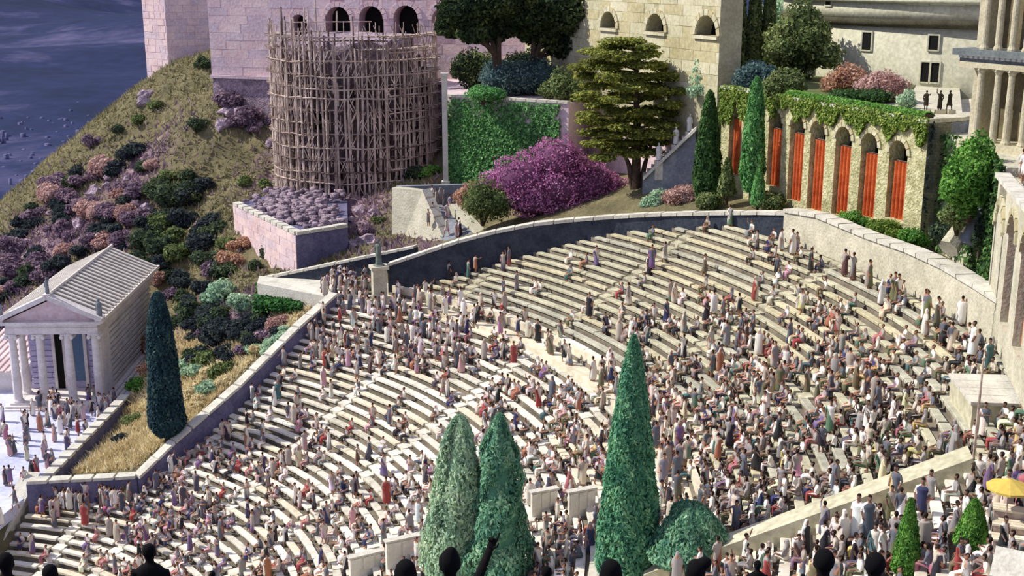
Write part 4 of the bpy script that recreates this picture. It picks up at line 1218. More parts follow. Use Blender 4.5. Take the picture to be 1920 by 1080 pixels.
# ------------------------------------------------------------------ garden terrace with the ivy wall
def garden_terrace():
    A, B = W(838, 174, 117), W(1066, 200, 110.5)
    zt = (A.z + B.z) / 2 - .05
    t = thing('garden_terrace', (A.x, A.y, 21), 'high retaining wall of the garden terrace, covered in bright ivy', 'wall')
    Cc = W(1104, 205, 117); D = W(1290, 210, 101); E = W(1400, 210, 112); Fh = W(1140, 160, 128); H = W(838, 160, 137)
    mb = MB(); mb.prism([(p.x, p.y) for p in (A, B, Cc, D, E, Fh, H)], 19, zt); mb.build('wall_body', M_pink[2], t, world=True)
    n = Vector((B.y - A.y, A.x - B.x, 0)).normalized()
    k = 12
    for i in range(k):
        p, q = A.lerp(B, i / k + .006), A.lerp(B, (i + 1) / k - .006); m = MB()
        vs = [p + n*.15, q + n*.15, q - n*.6, p - n*.6]; vs = [Vector((v.x, v.y, zt)) for v in vs]; vs += [v + Vector((0,0,.22)) for v in vs]
        m.add(vs, [(0,3,2,1),(4,5,6,7),(0,1,5,4),(1,2,6,5),(2,3,7,6),(3,0,4,7)]); m.build('coping_stone', M_coping, t, world=True)
    g = np.random.default_rng(21); N_ = 20000
    u = g.uniform(0, 1, N_); v = g.uniform(0, 1, N_)
    edge = .93 - .35 * np.clip(v - .35, 0, 1) + .1 * np.sin(v * 20) * (v > .3)
    lowc = np.clip(1.02 - 1.6 * (u - .35) * (u > .35), 0, 1)
    keep = (u < .94) & ((v > .12 + .1 * np.sin(u * 30)) | (g.uniform(0, 1, N_) < .45))
    keep &= ~((u > .78) & (v > .55 + .15 * np.sin(u * 40)))
    a, b = np.array(A), np.array(B)
    P = a + (b - a) * u[:, None]; P[:, 2] = zt - .1 - v * 9.2; nv = np.array(n); P += nv * g.uniform(.03, .3, N_)[:, None]
    o = add_object('ivy', leaves_mesh('ivy', (P - np.array(t.location))[keep], np.tile(nv, (N_, 1))[keep] + [0, 0, .4], .145, G_ivy, jit=.6), t); tag(o, 'bright green ivy', None, None, 'stuff')
    # pale corner post at its left end
    p0 = W(836, 345, 116.4); top = W(836, 142, 116.4).z
    s = thing('corner_post', (p0.x, p0.y, p0.z), 'slender pale post at the left end of the ivy wall beside the scaffold', 'post')
    m = MB(); m.box((-.25, -.25, -1.2), (.25, .25, top - p0.z)); m.build('shaft', M_coping, s)
    m = MB(); m.box((-.36, -.36, top - p0.z), (.36, .36, top - p0.z + .25)); m.build('cap', M_coping, s)
    m = MB(); m.box((-.4, -.4, -1.2), (.4, .4, .3)); m.build('base', M_coping, s)
    # stair with balustrade on the right, below the arcade end
    a, b = W(1205, 338, 99.5), W(1305, 244, 97.5)
    st = thing('garden_stair', (a.x, a.y, a.z), 'grey stone garden stair climbing right behind the yellow-green tree', 'stair')
    m = MB(); nn = Vector((.1, 1, 0)); vs = [Vector((a.x, a.y, a.z)), Vector((b.x, b.y, b.z)), Vector((b.x, b.y, 22)), Vector((a.x, a.y, 22))]; vs += [v + nn * 2.2 for v in vs]
    m.add(vs, [(0,1,2,3),(4,7,6,5)] + [(i, (i+1) % 4, 4 + (i+1) % 4, 4 + i) for i in range(4)]); m.build('side_wall', M_wallgrey, st, world=True)
    m = MB(); up = Vector((0,0,.3)); vs = [a, b, b - nn*.3, a - nn*.3]; vs = vs + [v + up for v in vs]
    m.add(vs, [(0,3,2,1),(4,5,6,7),(0,1,5,4),(1,2,6,5),(2,3,7,6),(3,0,4,7)]); m.build('handrail', M_coping, st, world=True)
    for i in range(12):
        p, q = a.lerp(b, i / 12), a.lerp(b, (i + 1) / 12)
        m = MB(); vs = [p, q, q + nn*2, p + nn*2]; vs = [Vector((v.x, v.y, q.z - .25)) for v in vs]; vs += [v + Vector((0,0,.25)) for v in vs]
        m.add(vs, [(0,3,2,1),(4,5,6,7),(0,1,5,4),(1,2,6,5),(2,3,7,6),(3,0,4,7)]); m.build('step', M_coping, st, world=True)
    it = []
    for px, py in ((1235, 302), (1267, 272), (1293, 248)):
        p = W(px, py, 99); s = thing('white_statue', (p.x, p.y, p.z), 'x', 'statue', 'white statues along the garden stair', rz=-1.5)
        add_object('figure', statue_mesh('figure', 'stand_cloak', M_statuewhite, .85), s); m = MB(); m.box((-.3,-.3,-1.5), (.3,.3,.04)); m.build('plinth', M_coping, s)
        it.append((s, 'white marble statue beside the grey garden stair', px))
    single_out(it)
    return zt
GZT = garden_terrace()
# ------------------------------------------------------------------ wooden scaffold round the ruined tower
def scaffold():
    c = W(672, 372, 132); R = 8.7; zb = W(672, 385, 123.5).z - .6
    ztop = W(600, 60, 124).z
    rt = thing('ruined_tower', (c.x, c.y, zb - 3), 'round ruined rubble tower inside the wooden scaffold', 'tower')
    mb = MB(); H = ztop - zb
    n = 40; vs = []
    for j, z in enumerate(np.linspace(-3, H - 1.0, 14)):
        for k in range(n):
            a = 2 * math.pi * k / n; r = 6.3 + random.uniform(-.18, .18); zz = z + (random.uniform(-.9, .6) if j == 13 else 0) + 3
            vs.append((r * math.cos(a), r * math.sin(a), zz))
    fs = [tuple(range(13 * n, 14 * n))]
    for j in range(13):
        for k in range(n): fs.append((j*n + k, j*n + (k+1) % n, (j+1)*n + (k+1) % n, (j+1)*n + k))
    mb.add(vs, fs); mb.build('tower_body', M_rubble, rt)
    # slit openings
    for k, (a, z) in enumerate([(-95, 6), (-70, 9), (-120, 11), (-85, 13.5), (-50, 5), (-58, 12)]):
        a = math.radians(a); M = Matrix.Translation((6.45 * math.cos(a), 6.45 * math.sin(a), z)) @ Matrix.Rotation(a + math.pi / 2, 4, 'Z')
        m = MB(); m.box((-.45, -.12, 0), (.45, .3, 1.7), 0, M); m.build('opening', M_dark, rt)
    t = thing('wooden_scaffold', (c.x, c.y, zb), 'huge dense wooden pole scaffold wrapped round the ruined tower', 'scaffold')
    g = random.Random(9)
    # poles stand on two rings; ledgers run between them at every lift
    a0, a1 = math.radians(-186), math.radians(6)
    NP = 50; lifts = 15
    for ring, rr in ((0, R), (1, R - 1.15)):
        for i in range(NP + 1):
            a = a0 + (a1 - a0) * i / NP + g.uniform(-.012, .012)
            f = i / NP
            h = H * (1.0 if f < .5 else .93 - .1 * max(0, f - .8) / .2) + g.uniform(-2.6, 1.2)
            if g.random() < .12: h += 1.6
            p = Vector((rr * math.cos(a), rr * math.sin(a), -1.2)); q = Vector(((rr + g.uniform(-.15, .1)) * math.cos(a + g.uniform(-.01, .01)), rr * math.sin(a), h))
            m = MB(); m.path([p, p.lerp(q, .35) + Vector((g.uniform(-.16, .16), g.uniform(-.12, .12), 0)), p.lerp(q, .7) + Vector((g.uniform(-.16, .16), g.uniform(-.12, .12), 0)), q], [.13, .12, .11, .08], 5)
            m.build('pole', M_wood if ring == 0 else M_wooddark, t)
        for l in range(lifts):
            z = .4 + (H - 1.0) * l / (lifts - 1); z += g.uniform(-.12, .12)
            # ledger in a few overlapping lengths
            parts = 3
            for s in range(parts):
                s0 = s / parts - .01; s1 = (s + 1) / parts + .01
                if (l > lifts - 3 and g.random() < .6) or g.random() < .16: continue
                z += g.uniform(-.2, .2)
                pts = []
                for k in range(7):
                    a = a0 + (a1 - a0) * (s0 + (s1 - s0) * k / 6); r = rr + .13
                    pts.append((r * math.cos(a), r * math.sin(a), z + g.uniform(-.12, .12)))
                m = MB(); m.path(pts, .075, 4); m.build('ledger', M_wood if (ring == 0 and g.random() < .75) else M_wooddark, t)
    # short cross poles and planks: too many and too small to pick apart
    m = MB()
    for l in range(lifts):
        z = .4 + (H - 1.0) * l / (lifts - 1)
        for i in range(NP):
            a = a0 + (a1 - a0) * (i + g.uniform(0, 1)) / NP
            m.tube((( R + .5) * math.cos(a), (R + .5) * math.sin(a), z + g.uniform(-.05, .2)), ((R - 2.2) * math.cos(a), (R - 2.2) * math.sin(a), z), .05, n=4)
            if g.random() < .6:
                b = a + (a1 - a0) / NP * g.choice([-1, 1]); zz = z + (H / lifts)
                m.tube((R * 1.01 * math.cos(a), R * 1.01 * math.sin(a), z), (R * 1.01 * math.cos(b), R * 1.01 * math.sin(b), zz), .045, n=4)
            if g.random() < .5:
                m.tube((R * 1.0 * math.cos(a), R * 1.0 * math.sin(a), z - .6), (R * 1.0 * math.cos(a + .004), R * 1.0 * math.sin(a), z + g.uniform(.9, 1.8)), .045, n=4)
    tag(m.build('cross_poles', M_wood, t), None, None, None, 'stuff')
    for l in range(2, lifts, 2):
        z = .52 + (H - 1.0) * l / (lifts - 1)
        for s in range(6):
            if g.random() < .45: continue
            s0, s1 = s / 6 + .005, (s + 1) / 6 - .005; m = MB(); vs = []
            for k in range(5):
                a = a0 + (a1 - a0) * (s0 + (s1 - s0) * k / 4)
                for r, zz in ((R - .1, z), (R - 1.0, z), (R - 1.0, z + .08), (R - .1, z + .08)): vs.append((r * math.cos(a), r * math.sin(a), zz))
            fs = [(0,1,2,3), (16,19,18,17)]
            for k in range(4):
                for q in range(4): fs.append((k*4 + q, k*4 + (q+1) % 4, k*4 + 4 + (q+1) % 4, k*4 + 4 + q))
            m.add(vs, fs); m.build('walk_plank', M_wood, t)
scaffold()
# plain scaffold leaf on the wall to the left of the tower top, with its own poles
def wall_scaffold():
    P = [W(527, 330, 131), W(640, 330, 131)]
    t = thing('wall_scaffold', (P[0].x, 131, P[0].z), 'narrow wooden scaffold reaching up the mauve wall to the arches', 'scaffold')
    g = random.Random(3); z0 = W(527, 200, 133).z; z1 = W(527, -10, 133).z
    x0, x1 = W(530, 200, 133).x, W(690, 200, 133).x
    for i in range(9):
        x = x0 + (x1 - x0) * i / 8 + g.uniform(-.15, .15); m = MB(); m.path([(x, 135.5, z0 - 8), (x + g.uniform(-.1, .1), 135.5, (z0 + z1) / 2), (x + g.uniform(-.1, .1), 135.5, z1 - abs(g.uniform(0, 3)) - (3 if i > 5 else 0))], .09, 5); m.build('pole', M_wooddark if i == 4 else M_wood, t, world=True)
    for l in range(11):
        z = z0 - 1 + (z1 - z0 - 1) * l / 11; m = MB(); m.path([(x0 - .4, 135.4, z), ((x0 + x1) / 2, 135.4, z + g.uniform(-.1, .1)), (x1 + .4, 135.4, z + g.uniform(-.1, .1))], .06, 4); m.build('ledger', M_wood, t, world=True)
wall_scaffold()

# ------------------------------------------------------------------ temple
def temple():
    f0 = W(112, 768, 98.8); ang = math.atan2(-(W(205, 484, 117).x - W(89, 557, 99).x), 18.0)
    t = thing('small_temple', (f0.x, f0.y, 6.0), 'small pale columned temple with ribbed roof on the terrace beside the golden grass', 'temple', rz=ang)
    Wd, Lg, H, st = 7.4, 18.5, 6.05, .55
    hw = Wd / 2
    for k in range(3):
        e = (2 - k) * .32; m = MB(); m.box((-hw - .3 - e, -e - .3, k * st / 3 - (.3 if k == 0 else 0)), (hw + .3 + e, Lg + e, (k + 1) * st / 3)); m.build('step', M_temple, t)
    def column(x, y):
        m = column_mb(H, .36, 16); o = m.build('column', M_temple, t, smooth=False); o.location = (x, y, st)
        for s in (-1, 1):   # volutes of the capital
            v = MB(); v.tube((s * .42, -.42, H - .3), (s * .42, .42, H - .3), .17, n=8); q = v.build('volute', M_temple, o)
    for x in (-hw + .25, -hw / 3 + .05, hw / 3 - .05, hw - .25): column(x, .2)
    for x in (-hw + .25,): column(x, 2.3)
    # cella: front wall in courses round a tall door, side walls with banded blocks
    yc = 3.6
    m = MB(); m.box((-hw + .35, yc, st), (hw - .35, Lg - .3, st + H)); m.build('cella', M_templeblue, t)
    z = st
    g = random.Random(2); row = 0
    while z < st + H - .1:
        h = min(.5, st + H - z)
        for x0, x1 in ((-hw + .3, -1.2), (1.75, hw - .3)):
            u = x0
            while u < x1 - .1:
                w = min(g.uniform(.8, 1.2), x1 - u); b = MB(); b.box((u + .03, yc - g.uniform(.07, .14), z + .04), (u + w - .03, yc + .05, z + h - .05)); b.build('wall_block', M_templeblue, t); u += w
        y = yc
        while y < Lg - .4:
            w = min(g.uniform(2.6, 3.6), Lg - .3 - y); b = MB(); b.box((hw - .4, y + .03, z + .05), (hw - .35 + .26, y + w - .03, z + h - .17)); b.build('wall_block', M_roof, t); y += w  # paler blocks: sunlight on this flank is put into their colour
        z += .5; row += 1
    # door with frame; the left leaf open on the dark inside
    m = MB(); m.box((-1.1, yc - .12, st), (-.45, yc + .02, st + 5.0)); m.build('doorway', M_dark, t)
    m = MB(); m.box((.1, yc - .14, st + .7), (1.35, yc + .02, st + 5.0)); m.build('door_panel', M_doorblue, t)
    for x0, x1, z0, z1 in ((-1.35, -1.1, st, st + 5.3), (1.35, 1.62, st, st + 5.3), (-1.35, 1.62, st + 5.0, st + 5.35), (-.45, .1, st, st + 5.0)):
        m = MB(); m.box((x0, yc - .25, z0), (x1, yc + .02, z1)); m.build('door_frame', M_temple, t)
    # antae
    m = MB(); m.box((hw - .75, yc - 2.4, st), (hw - .1, yc + .1, st + H)); m.build('anta', M_temple, t)
    # entablature
    ze = st + H
    m = MB(); m.box((-hw - .15, -.2, ze), (hw + .15, Lg, ze + .55)); m.build('architrave', M_temple, t)
    m = MB(); m.box((-hw - .1, -.15, ze + .55), (hw + .1, Lg, ze + .9)); m.build('frieze', M_temple, t)
    m = MB(); m.box((-hw - .55, -.6, ze + .9), (hw + .55, Lg + .3, ze + 1.15)); m.build('cornice', M_temple, t)
    zr = ze + 1.15; rise = 1.95; ov = hw + .6
    m = MB(); m.add([(-ov + .4, -.1, zr), (ov - .4, -.1, zr), (0, -.1, zr + rise - .2), (-ov + .4, .4, zr), (ov - .4, .4, zr), (0, .4, zr + rise - .2)], [(0,1,2),(3,5,4),(0,3,4,1),(1,4,5,2),(2,5,3,0)]); m.build('tympanum', M_pink[2], t)
    for s in (-1, 1):
        m = MB(); a = Vector((s * ov, 0, zr)); b = Vector((0, 0, zr + rise)); dd = (b - a).normalized(); nn = Vector((-dd.z * s, 0, dd.x * s)); nn = nn if nn.z > 0 else -nn
        vs = []
        for y in (-.7, .15):
            for p in (a, b):
                for k in (0, .38): vs.append(p + nn * k + Vector((0, y, 0)))
        m.add(vs, [(0,2,3,1),(4,5,7,6),(0,4,6,2),(1,3,7,5),(0,1,5,4),(2,6,7,3)]); m.build('raking_cornice', M_temple, t)
        # roof deck and the rows of tiles running down it
        m = MB(); vs = [Vector((s * ov, .1, zr + .18)), Vector((s * ov, Lg + .3, zr + .18)), Vector((0, Lg + .3, zr + rise + .18)), Vector((0, .1, zr + rise + .18))]; vs += [v - Vector((0,0,.2)) for v in vs]
        m.add(vs, [(0,1,2,3),(4,7,6,5),(0,4,5,1),(1,5,6,2),(2,6,7,3),(3,7,4,0)]); m.build('roof_deck', M_roofgap, t)
        k = 21
        for i in range(k):
            y = .1 + (Lg + .1) * i / k; w = (Lg + .1) / k
            a, b = Vector((s * (ov + .05), 0, zr + .2)), Vector((0, 0, zr + rise + .2)); up = Vector((0, 0, .14)); m = MB()
            vs = [a + Vector((0, y + .05, 0)), b + Vector((0, y + .05, 0)), b + Vector((0, y + w * .5, 0)), a + Vector((0, y + w * .5, 0))]; vs += [v + up for v in vs]
            m.add(vs, [(0,3,2,1),(4,5,6,7),(0,1,5,4),(1,2,6,5),(2,3,7,6),(3,0,4,7)]); m.build('tile_row', M_roof, t)
    m = MB(); m.tube((0, 0, zr + rise + .3), (0, Lg + .3, zr + rise + .3), .16, n=6); m.build('ridge_tile', M_roof, t)
    # eaves gutter on the right
    m = MB(); m.box((ov - .1, .1, zr - .05), (ov + .2, Lg + .3, zr + .25)); m.build('eaves_trim', M_roof, t)
    m = MB(); m.box((-ov - .2, .1, zr - .05), (-ov + .1, Lg + .3, zr + .25)); m.build('eaves_trim', M_roof, t)
    # pediment end at the back
    m = MB(); m.add([(-ov, Lg, zr), (ov, Lg, zr), (0, Lg, zr + rise), (-ov, Lg + .3, zr), (ov, Lg + .3, zr), (0, Lg + .3, zr + rise)], [(0,2,1),(3,4,5),(0,1,4,3),(1,2,5,4),(2,0,3,5)]); m.build('back_gable', M_temple, t)
    # statues on the gable
    it = []
    M = world_of(t)
    for x, z, pose, sc in ((-ov + .2, zr + .3, 'stand_cloak', .85), (0, zr + rise + .4, 'stand_raise', .8), (ov - .2, zr + .3, 'stand_veil_cloak', .92)):
        p = M @ Vector((x, -.2, z)); s = thing('roof_statue', p, 'x', 'statue', 'statues on the temple gable', rz=-1.6)
        add_object('figure', statue_mesh('figure', pose, M_wallgrey, sc), s); m = MB(); m.box((-.35,-.3,-.45), (.35,.3,.04)); m.build('plinth', M_temple, s)
        it.append((s, 'small grey statue standing on the gable of the temple', proj(p)[0]))
    single_out(it)
temple()
# low roofed hall behind the temple at the left edge
def side_hall():
    a = W(-60, 733, 103); b = W(40, 733, 103)
    t = thing('side_hall', (a.x, a.y, 6), 'low white-roofed hall at the left edge behind the temple columns', 'hall')
    w = b.x - a.x; h = 1.7; r = 2.7
    m = MB(); m.box((0, 0, -.3), (w, 9, h)); m.build('wall_body', M_temple, t)
    m = MB(); m.add([(-.4, -.5, h), (w + .4, -.5, h), (w + .4, 9.5, r), (-.4, 9.5, r), (-.4, -.5, h + .25), (w + .4, -.5, h + .25), (w + .4, 9.5, r + .25), (-.4, 9.5, r + .25)], [(0,3,2,1),(4,5,6,7),(0,1,5,4),(1,2,6,5),(2,3,7,6),(3,0,4,7)]); m.build('roof', M_roof, t)
    k = 9
    for i in range(k):
        x = -.3 + (w + .5) * i / k; m = MB(); vs = [(x, -.5, h + .25), (x + .3, -.5, h + .25), (x + .3, 9.5, r + .25), (x, 9.5, r + .25)]; vs += [(p[0], p[1], p[2] + .12) for p in vs]
        m.add(vs, [(0,3,2,1),(4,5,6,7),(0,1,5,4),(1,2,6,5),(2,3,7,6),(3,0,4,7)]); m.build('tile_row', M_pink[0], t)
side_hall()

# ------------------------------------------------------------------ trees
def place_tree(name, loc, mesh, label, cat='tree', trunk=None, rz=0., group=None, part='crown', scale=None):
    t = thing(name, loc, label, cat, group, rz)
    if scale: t.scale = scale
    o = add_object(part, mesh, t)
    if trunk is not None:
        if isinstance(trunk, MB): trunk.build('trunk', M_bark, t)
        else: add_object('trunk', trunk, t)
    return t
def cyp_at(px, py_base, py_top, Y, name, label, mat, n, size, width_px, base=None, **k):
    b = base or W(px, py_base, Y); top = W(px, py_top, b.y).z; h = top - b.z
    zf = proj(b)[2]; R = width_px / FPX * zf / 2
    me = cypress_mesh(name, h, R, mat, n, size, **k)
    return place_tree(name, b, me, label, trunk=trunk_mb([(0,0,-.6), (0,0,h * .3), (0,0,h * .8)], [R * .22, R * .16, .04]))
b = on_cone(1176, 1079); b = pol(topolar(b)[0] - .2, topolar(b)[1] - 3)
def near(px, dz=0): # foot of a tree standing just below the frame
    p = W(px, 1120, 52.0); r, a = topolar(p); return Vector((p.x, p.y, cone_z(r) - .3))
def below(px, py, Y):
    p = W(px, py, Y); r, a = topolar(p); return Vector((p.x, p.y, cone_z(r) - .3))
cyp_at(1178, 0, 636, 0, 'tall_cypress', 'tallest cypress, dark green column rising alone from the middle of the crowd', G_cyp, 24000, .125, 122, base=below(1176, 1120, 50), power=.62, lumpy=.07, belly=.1, seed=3)
cyp_at(862, 0, 786, 0, 'bushy_cypress', 'pale grey-green bushy cypress, left one of the pair, left of the tall cypress', G_pale, 15000, .14, 136, base=below(866, 1130, 56), power=.48, lumpy=.42, seed=5, belly=.2)
cyp_at(930, 0, 784, 0, 'bushy_cypress', 'mid-green bushy cypress, right one of the pair, behind the pointing viewer', G_mint, 15000, .14, 116, base=below(937, 1130, 55), power=.48, lumpy=.4, seed=6, belly=.2)
cyp_at(1282, 0, 952, 0, 'low_bushy_cypress', 'low wide bushy green cypress just right of the tall cypress', G_mint, 10000, .13, 150, base=below(1290, 1150, 49), power=.36, lumpy=.3, seed=8, belly=.3)
cyp_at(1690, 0, 944, 0, 'slim_cypress', 'small slim bright green cypress in the crowd, below the person in blue', G_bright, 5000, .085, 52, base=below(1690, 1150, 40), power=.6, lumpy=.1, seed=9)
cyp_at(1818, 0, 944, 0, 'slim_cypress', 'small slim bright green cypress beside the wooden stage at the lower right', G_bright, 5000, .085, 66, base=below(1808, 1150, 40), power=.6, lumpy=.1, seed=10)
cyp_at(1228, 0, 1030, 0, 'small_shrub', 'small pale shrub at the foot of the tall cypress, at the lower frame edge', G_pale, 1500, .13, 60, base=below(1225, 1150, 47), power=.5, lumpy=.2, seed=12, cat='shrub') if False else None
cyp_at(315, 818, 553, 83.2, 'temple_cypress', 'dark blue-green columnar cypress between temple and golden grass', G_cypdark, 13000, .14, 66, power=.34, lumpy=.08, seed=11)
# cypresses in the roof garden
for px, top, pb, Y, w, lab in ((1381, -60, 150, 112, 34, 'dark slim cypress in the roof garden, left one of three'), (1410, -40, 150, 110, 34, 'dark slim cypress in the roof garden, middle one of three'), (1437, -60, 150, 108, 30, 'dark slim cypress in the roof garden, right one of three')):
    b = Wz(px, 140, AZT); cyp_at(px, 0, top, 0, 'garden_cypress', lab, G_garden, 2600, .22, w, base=b, power=.45, lumpy=.1, seed=px)
# ivy clad columns of green in front of the arcade
cyp_at(1324, 378, 175, 94, 'arcade_cypress', 'dark green cypress at the left end of the yellow arcade', G_dkgarden, 4200, .19, 58, power=.5, lumpy=.14, seed=31, belly=.25)
cyp_at(1409, 362, 150, 88.5, 'arcade_cypress', 'bright green column of leaves in front of the second arch of the arcade', G_ivy, 4000, .18, 46, power=.4, lumpy=.16, seed=32, belly=.25)
cyp_at(1362, 370, 300, 91, 'small_conifer', 'small green conifer between the two columns of leaves before the arcade', G_garden, 1300, .16, 34, power=.6, seed=33)
cyp_at(1420, 388, 318, 87, 'small_conifer', 'small bright conifer below the third curtain of the yellow arcade', G_ivy, 1200, .16, 30, power=.6, seed=34)

def blobs_from(base, lst):
    # lst: (dx, height, rx, rz, dy) in metres from the foot
    return [((dx, dy, z), (rx, rx * .9, rz)) for dx, z, rx, rz, dy in lst]
def pine(px, base_py, Y, crown, label, seed, base_z=None, n=7000):
    b = Wz(px, base_py, base_z) if base_z else W(px, base_py, Y)
    bl = []
    for cx, cy, wpx, hpx, dy in crown:
        p = W(cx, cy, b.y + dy); k = proj(p)[2] / FPX
        bl.append(((p.x - b.x, dy, p.z - b.z), (wpx * k / 2, wpx * k / 2 * .9, hpx * k / 2)))
    me = blob_tree_mesh('umbrella_pine', bl, G_pine, n * 2, .2, seed, jit=.8, up=.3, noise=.25)
    t = place_tree('umbrella_pine', b, me, label)
    mb = MB()
    for k, (c, r) in enumerate(bl):
        c = Vector(c); f = Vector((c.x * .25, c.y * .25, c.z * .45))
        mb.path([(0.1 * (k % 3 - 1), 0, -3.6), (f.x * .4, f.y * .4, f.z * .5), f, c.lerp(f, .35), c], [.34 - .03 * k, .28 - .03 * k, .2, .14, .06], 7)
    mb.build('trunk', M_bark, t)
    return t
pine(935, 118, 0, [(880, 20, 120, 70, 0), (940, -5, 120, 80, -1), (846, 46, 62, 50, 1), (920, 52, 96, 54, 1), (890, 62, 70, 36, -1)], 'dark umbrella pine, left one of two, before the great wall', 1, GZT + 3.0)
pine(1000, 128, 0, [(1000, 14, 150, 90, 0), (1065, 10, 116, 96, -1), (1090, 52, 66, 66, 0), (1020, 60, 110, 54, 1.5), (1060, 84, 80, 44, 1)], 'dark umbrella pine with forked trunk, right one of two, before the great wall', 2, GZT + 2.4)
def cedar():
    b = W(1192, 345, 101.5); bl = []
    g = np.random.default_rng(5)
    k = proj(b)[2] / FPX
    for (py, w, cx) in ((80, 70, 1170), (98, 130, 1165), (118, 175, 1172), (140, 195, 1180), (162, 208, 1185), (184, 200, 1190), (205, 190, 1188), (226, 170, 1185), (246, 170, 1182), (266, 150, 1180), (284, 110, 1175)):
        m = max(3, int(w / 26))
        for j in range(m + 2):
            x = cx + (j / (m + 1) - .5) * w * .85 + g.uniform(-6, 6); p = W(x, py + g.uniform(-6, 6) + abs(x - cx) * .08, b.y); dy = g.uniform(-1, 1) * w * k * .32
            bl.append(((p.x - b.x, dy, p.z - b.z), (g.uniform(.9, 1.5), g.uniform(.8, 1.2), g.uniform(.28, .42))))
    gg = np.random.default_rng(8); P, Nn, idx = blob_points(22000, bl, gg, .2, 4)
    Nn = Nn * .5 + np.array([0, 0, 1.0])
    C = [lathe_np([(max(.02, math.sin(math.pi * i / 4)), -math.cos(math.pi * i / 4)) for i in range(5)], 8) for _ in bl]
    VV, FF, o = [], [], 0
    for (c, r), (v, f) in zip(bl, C): v = v * np.array(r) * .8 + np.array(c); VV.append(v); FF.append(f + o); o += len(v)
    bias = .45 + .25 * lump(P * .8, 1, 3)
    me = leaves_mesh('cedar', P, Nn, .13, G_cedar, jit=.45, core=(np.concatenate(VV), np.concatenate(FF)), core_rnd=.12, bias=bias)
    t = place_tree('layered_cedar', b, me, 'large yellow-green layered cedar above the magenta bush')
    mb = MB(); h = bl[0][0][2]; mb.path([(0,0,-.8), (0,0,h*.4), (-.3,0,h*.95)], [.42, .32, .08], 8)
    mb.path([(.3,0,-.8), (.7,0,1.6), (1.2,0,3.4)], [.25, .2, .08], 6); mb.path([(-.2,0,-.6), (-.6,0,1.6), (-1.3,0,3.2)], [.25, .2, .08], 6)
    for c, r in bl[::3]: mb.path([(0, 0, c[2] - .4), ((c[0]) * .6, c[1] * .6, c[2] - .15), (c[0], c[1], c[2])], [.1, .07, .03], 5)
    mb.build('trunk', M_bark, t)
cedar()
def bush(px, py, Y, w, h, mat, label, name='bush', seed=0, n=1200, size=.2, cat='bush', z=None, items=None, nb=6, stem=True, flat=1.):
    b = Wz(px, py, z) if z is not None else W(px, py, Y); k = proj(b)[2] / FPX; g = np.random.default_rng(seed + int(px)); Wm, Hm = w * k, h * k
    bl = []
    for i in range(nb):
        x = g.uniform(-.34, .34) * Wm; zz = g.uniform(.3, .68) * Hm * (1 - .5 * abs(x) / (Wm * .5)); r = Wm * g.uniform(.16, .26); bl.append(((x, g.uniform(-.25, .25) * Wm * flat, zz), (r, r * flat, min(r * g.uniform(.7, 1.1), Hm * .45))))
    bl.append(((0, 0, Hm * .42), (Wm * .34, Wm * .3 * flat, Hm * .42)))
    me = blob_tree_mesh(name, bl, mat, int(n * 1.9), size * .68, seed + int(px), noise=.3)
    t = place_tree(name, b, me, label, cat, part='foliage')
    if stem:
        mb = MB()
        for i in range(3): c = bl[i][0]; mb.path([(0, 0, -.5), (c[0]*.4, c[1]*.4, c[2]*.5), c], [Wm*.03 + .03, Wm*.02 + .02, .02], 5)
        mb.build('stem', M_bark, t)
    if items is not None: items.append((t, label, px))
    return t
# terrace shrubs by the pines
bush(905, 166, 0, 90, 80, G_garden, 'olive green round shrub left on the terrace above the ivy wall', seed=1, z=GZT, n=2200)
bush(985, 178, 0, 150, 74, G_teal, 'blue-grey wide shrub below the umbrella pines', seed=2, z=GZT, n=2600)
bush(1055, 188, 0, 90, 70, G_garden, 'dark olive shrub between the pines and the yellow-green cedar', seed=3, z=GZT, n=1600)
bush(940, 172, 0, 110, 70, G_teal, 'teal shrub between the olive shrub and the wide blue-grey shrub', seed=41, z=GZT, n=2000)
bush(1010, 164, 0, 130, 88, G_pine, 'dark evergreen undergrowth under the forked umbrella pine', seed=42, z=GZT, n=2600)
bush(884, 166, 0, 84, 84, G_pine, 'dark evergreen undergrowth under the left umbrella pine', seed=43, z=GZT, n=2200)
bush(905, 186, 0, 96, 24, G_ivy, 'low green hedge tuft overhanging the ivy wall', seed=4, z=GZT + .1, n=1000)
bush(1060, 158, 0, 120, 108, G_pine, 'dark shaded shrub mass behind the cedar top', seed=5, z=GZT, n=2000)
bush(1320, 200, 99, 70, 120, G_pale, 'pale straggling shrub beside the left end of the arcade', seed=6, n=1500)
# roof garden
bush(1495, 150, 0, 130, 165, G_garden, 'large olive green tree in the roof garden', 'garden_tree', 7, 5200, .24, 'tree', z=AZT, nb=9)
bush(1500, 120, 0, 150, 190, G_pale, 'tall pale grey-green tree behind the large olive garden tree', 'garden_tree', 40, 4200, .26, 'tree', z=AZT + .01, nb=10)
bush(1528, 130, 0, 44, 130, G_dkgarden, 'dark narrow tree behind the large olive green garden tree', 'garden_tree', 8, 1800, .24, 'tree', z=AZT)
bush(1577, 138, 0, 96, 105, G_dkgarden, 'rounded dark green tree beside the round tower', 'garden_tree', 9, 3600, .2, 'tree', z=AZT, nb=9)
bush(1372, 160, 0, 60, 80, G_garden, 'olive shrub at the left end of the roof garden', seed=10, z=AZT, n=1500)
bush(1420, 168, 0, 90, 60, G_teal, 'blue-grey shrub under the three slim garden cypresses', seed=11, z=AZT, n=1700)
bush(1475, 180, 0, 90, 60, G_garden, 'low olive shrub above the third and fourth arches', seed=12, z=AZT, n=1500)
bush(1590, 176, 0, 90, 66, G_orange, 'orange flowering shrub in the roof garden', 'flowering_shrub', 13, 2000, .15, z=AZT)
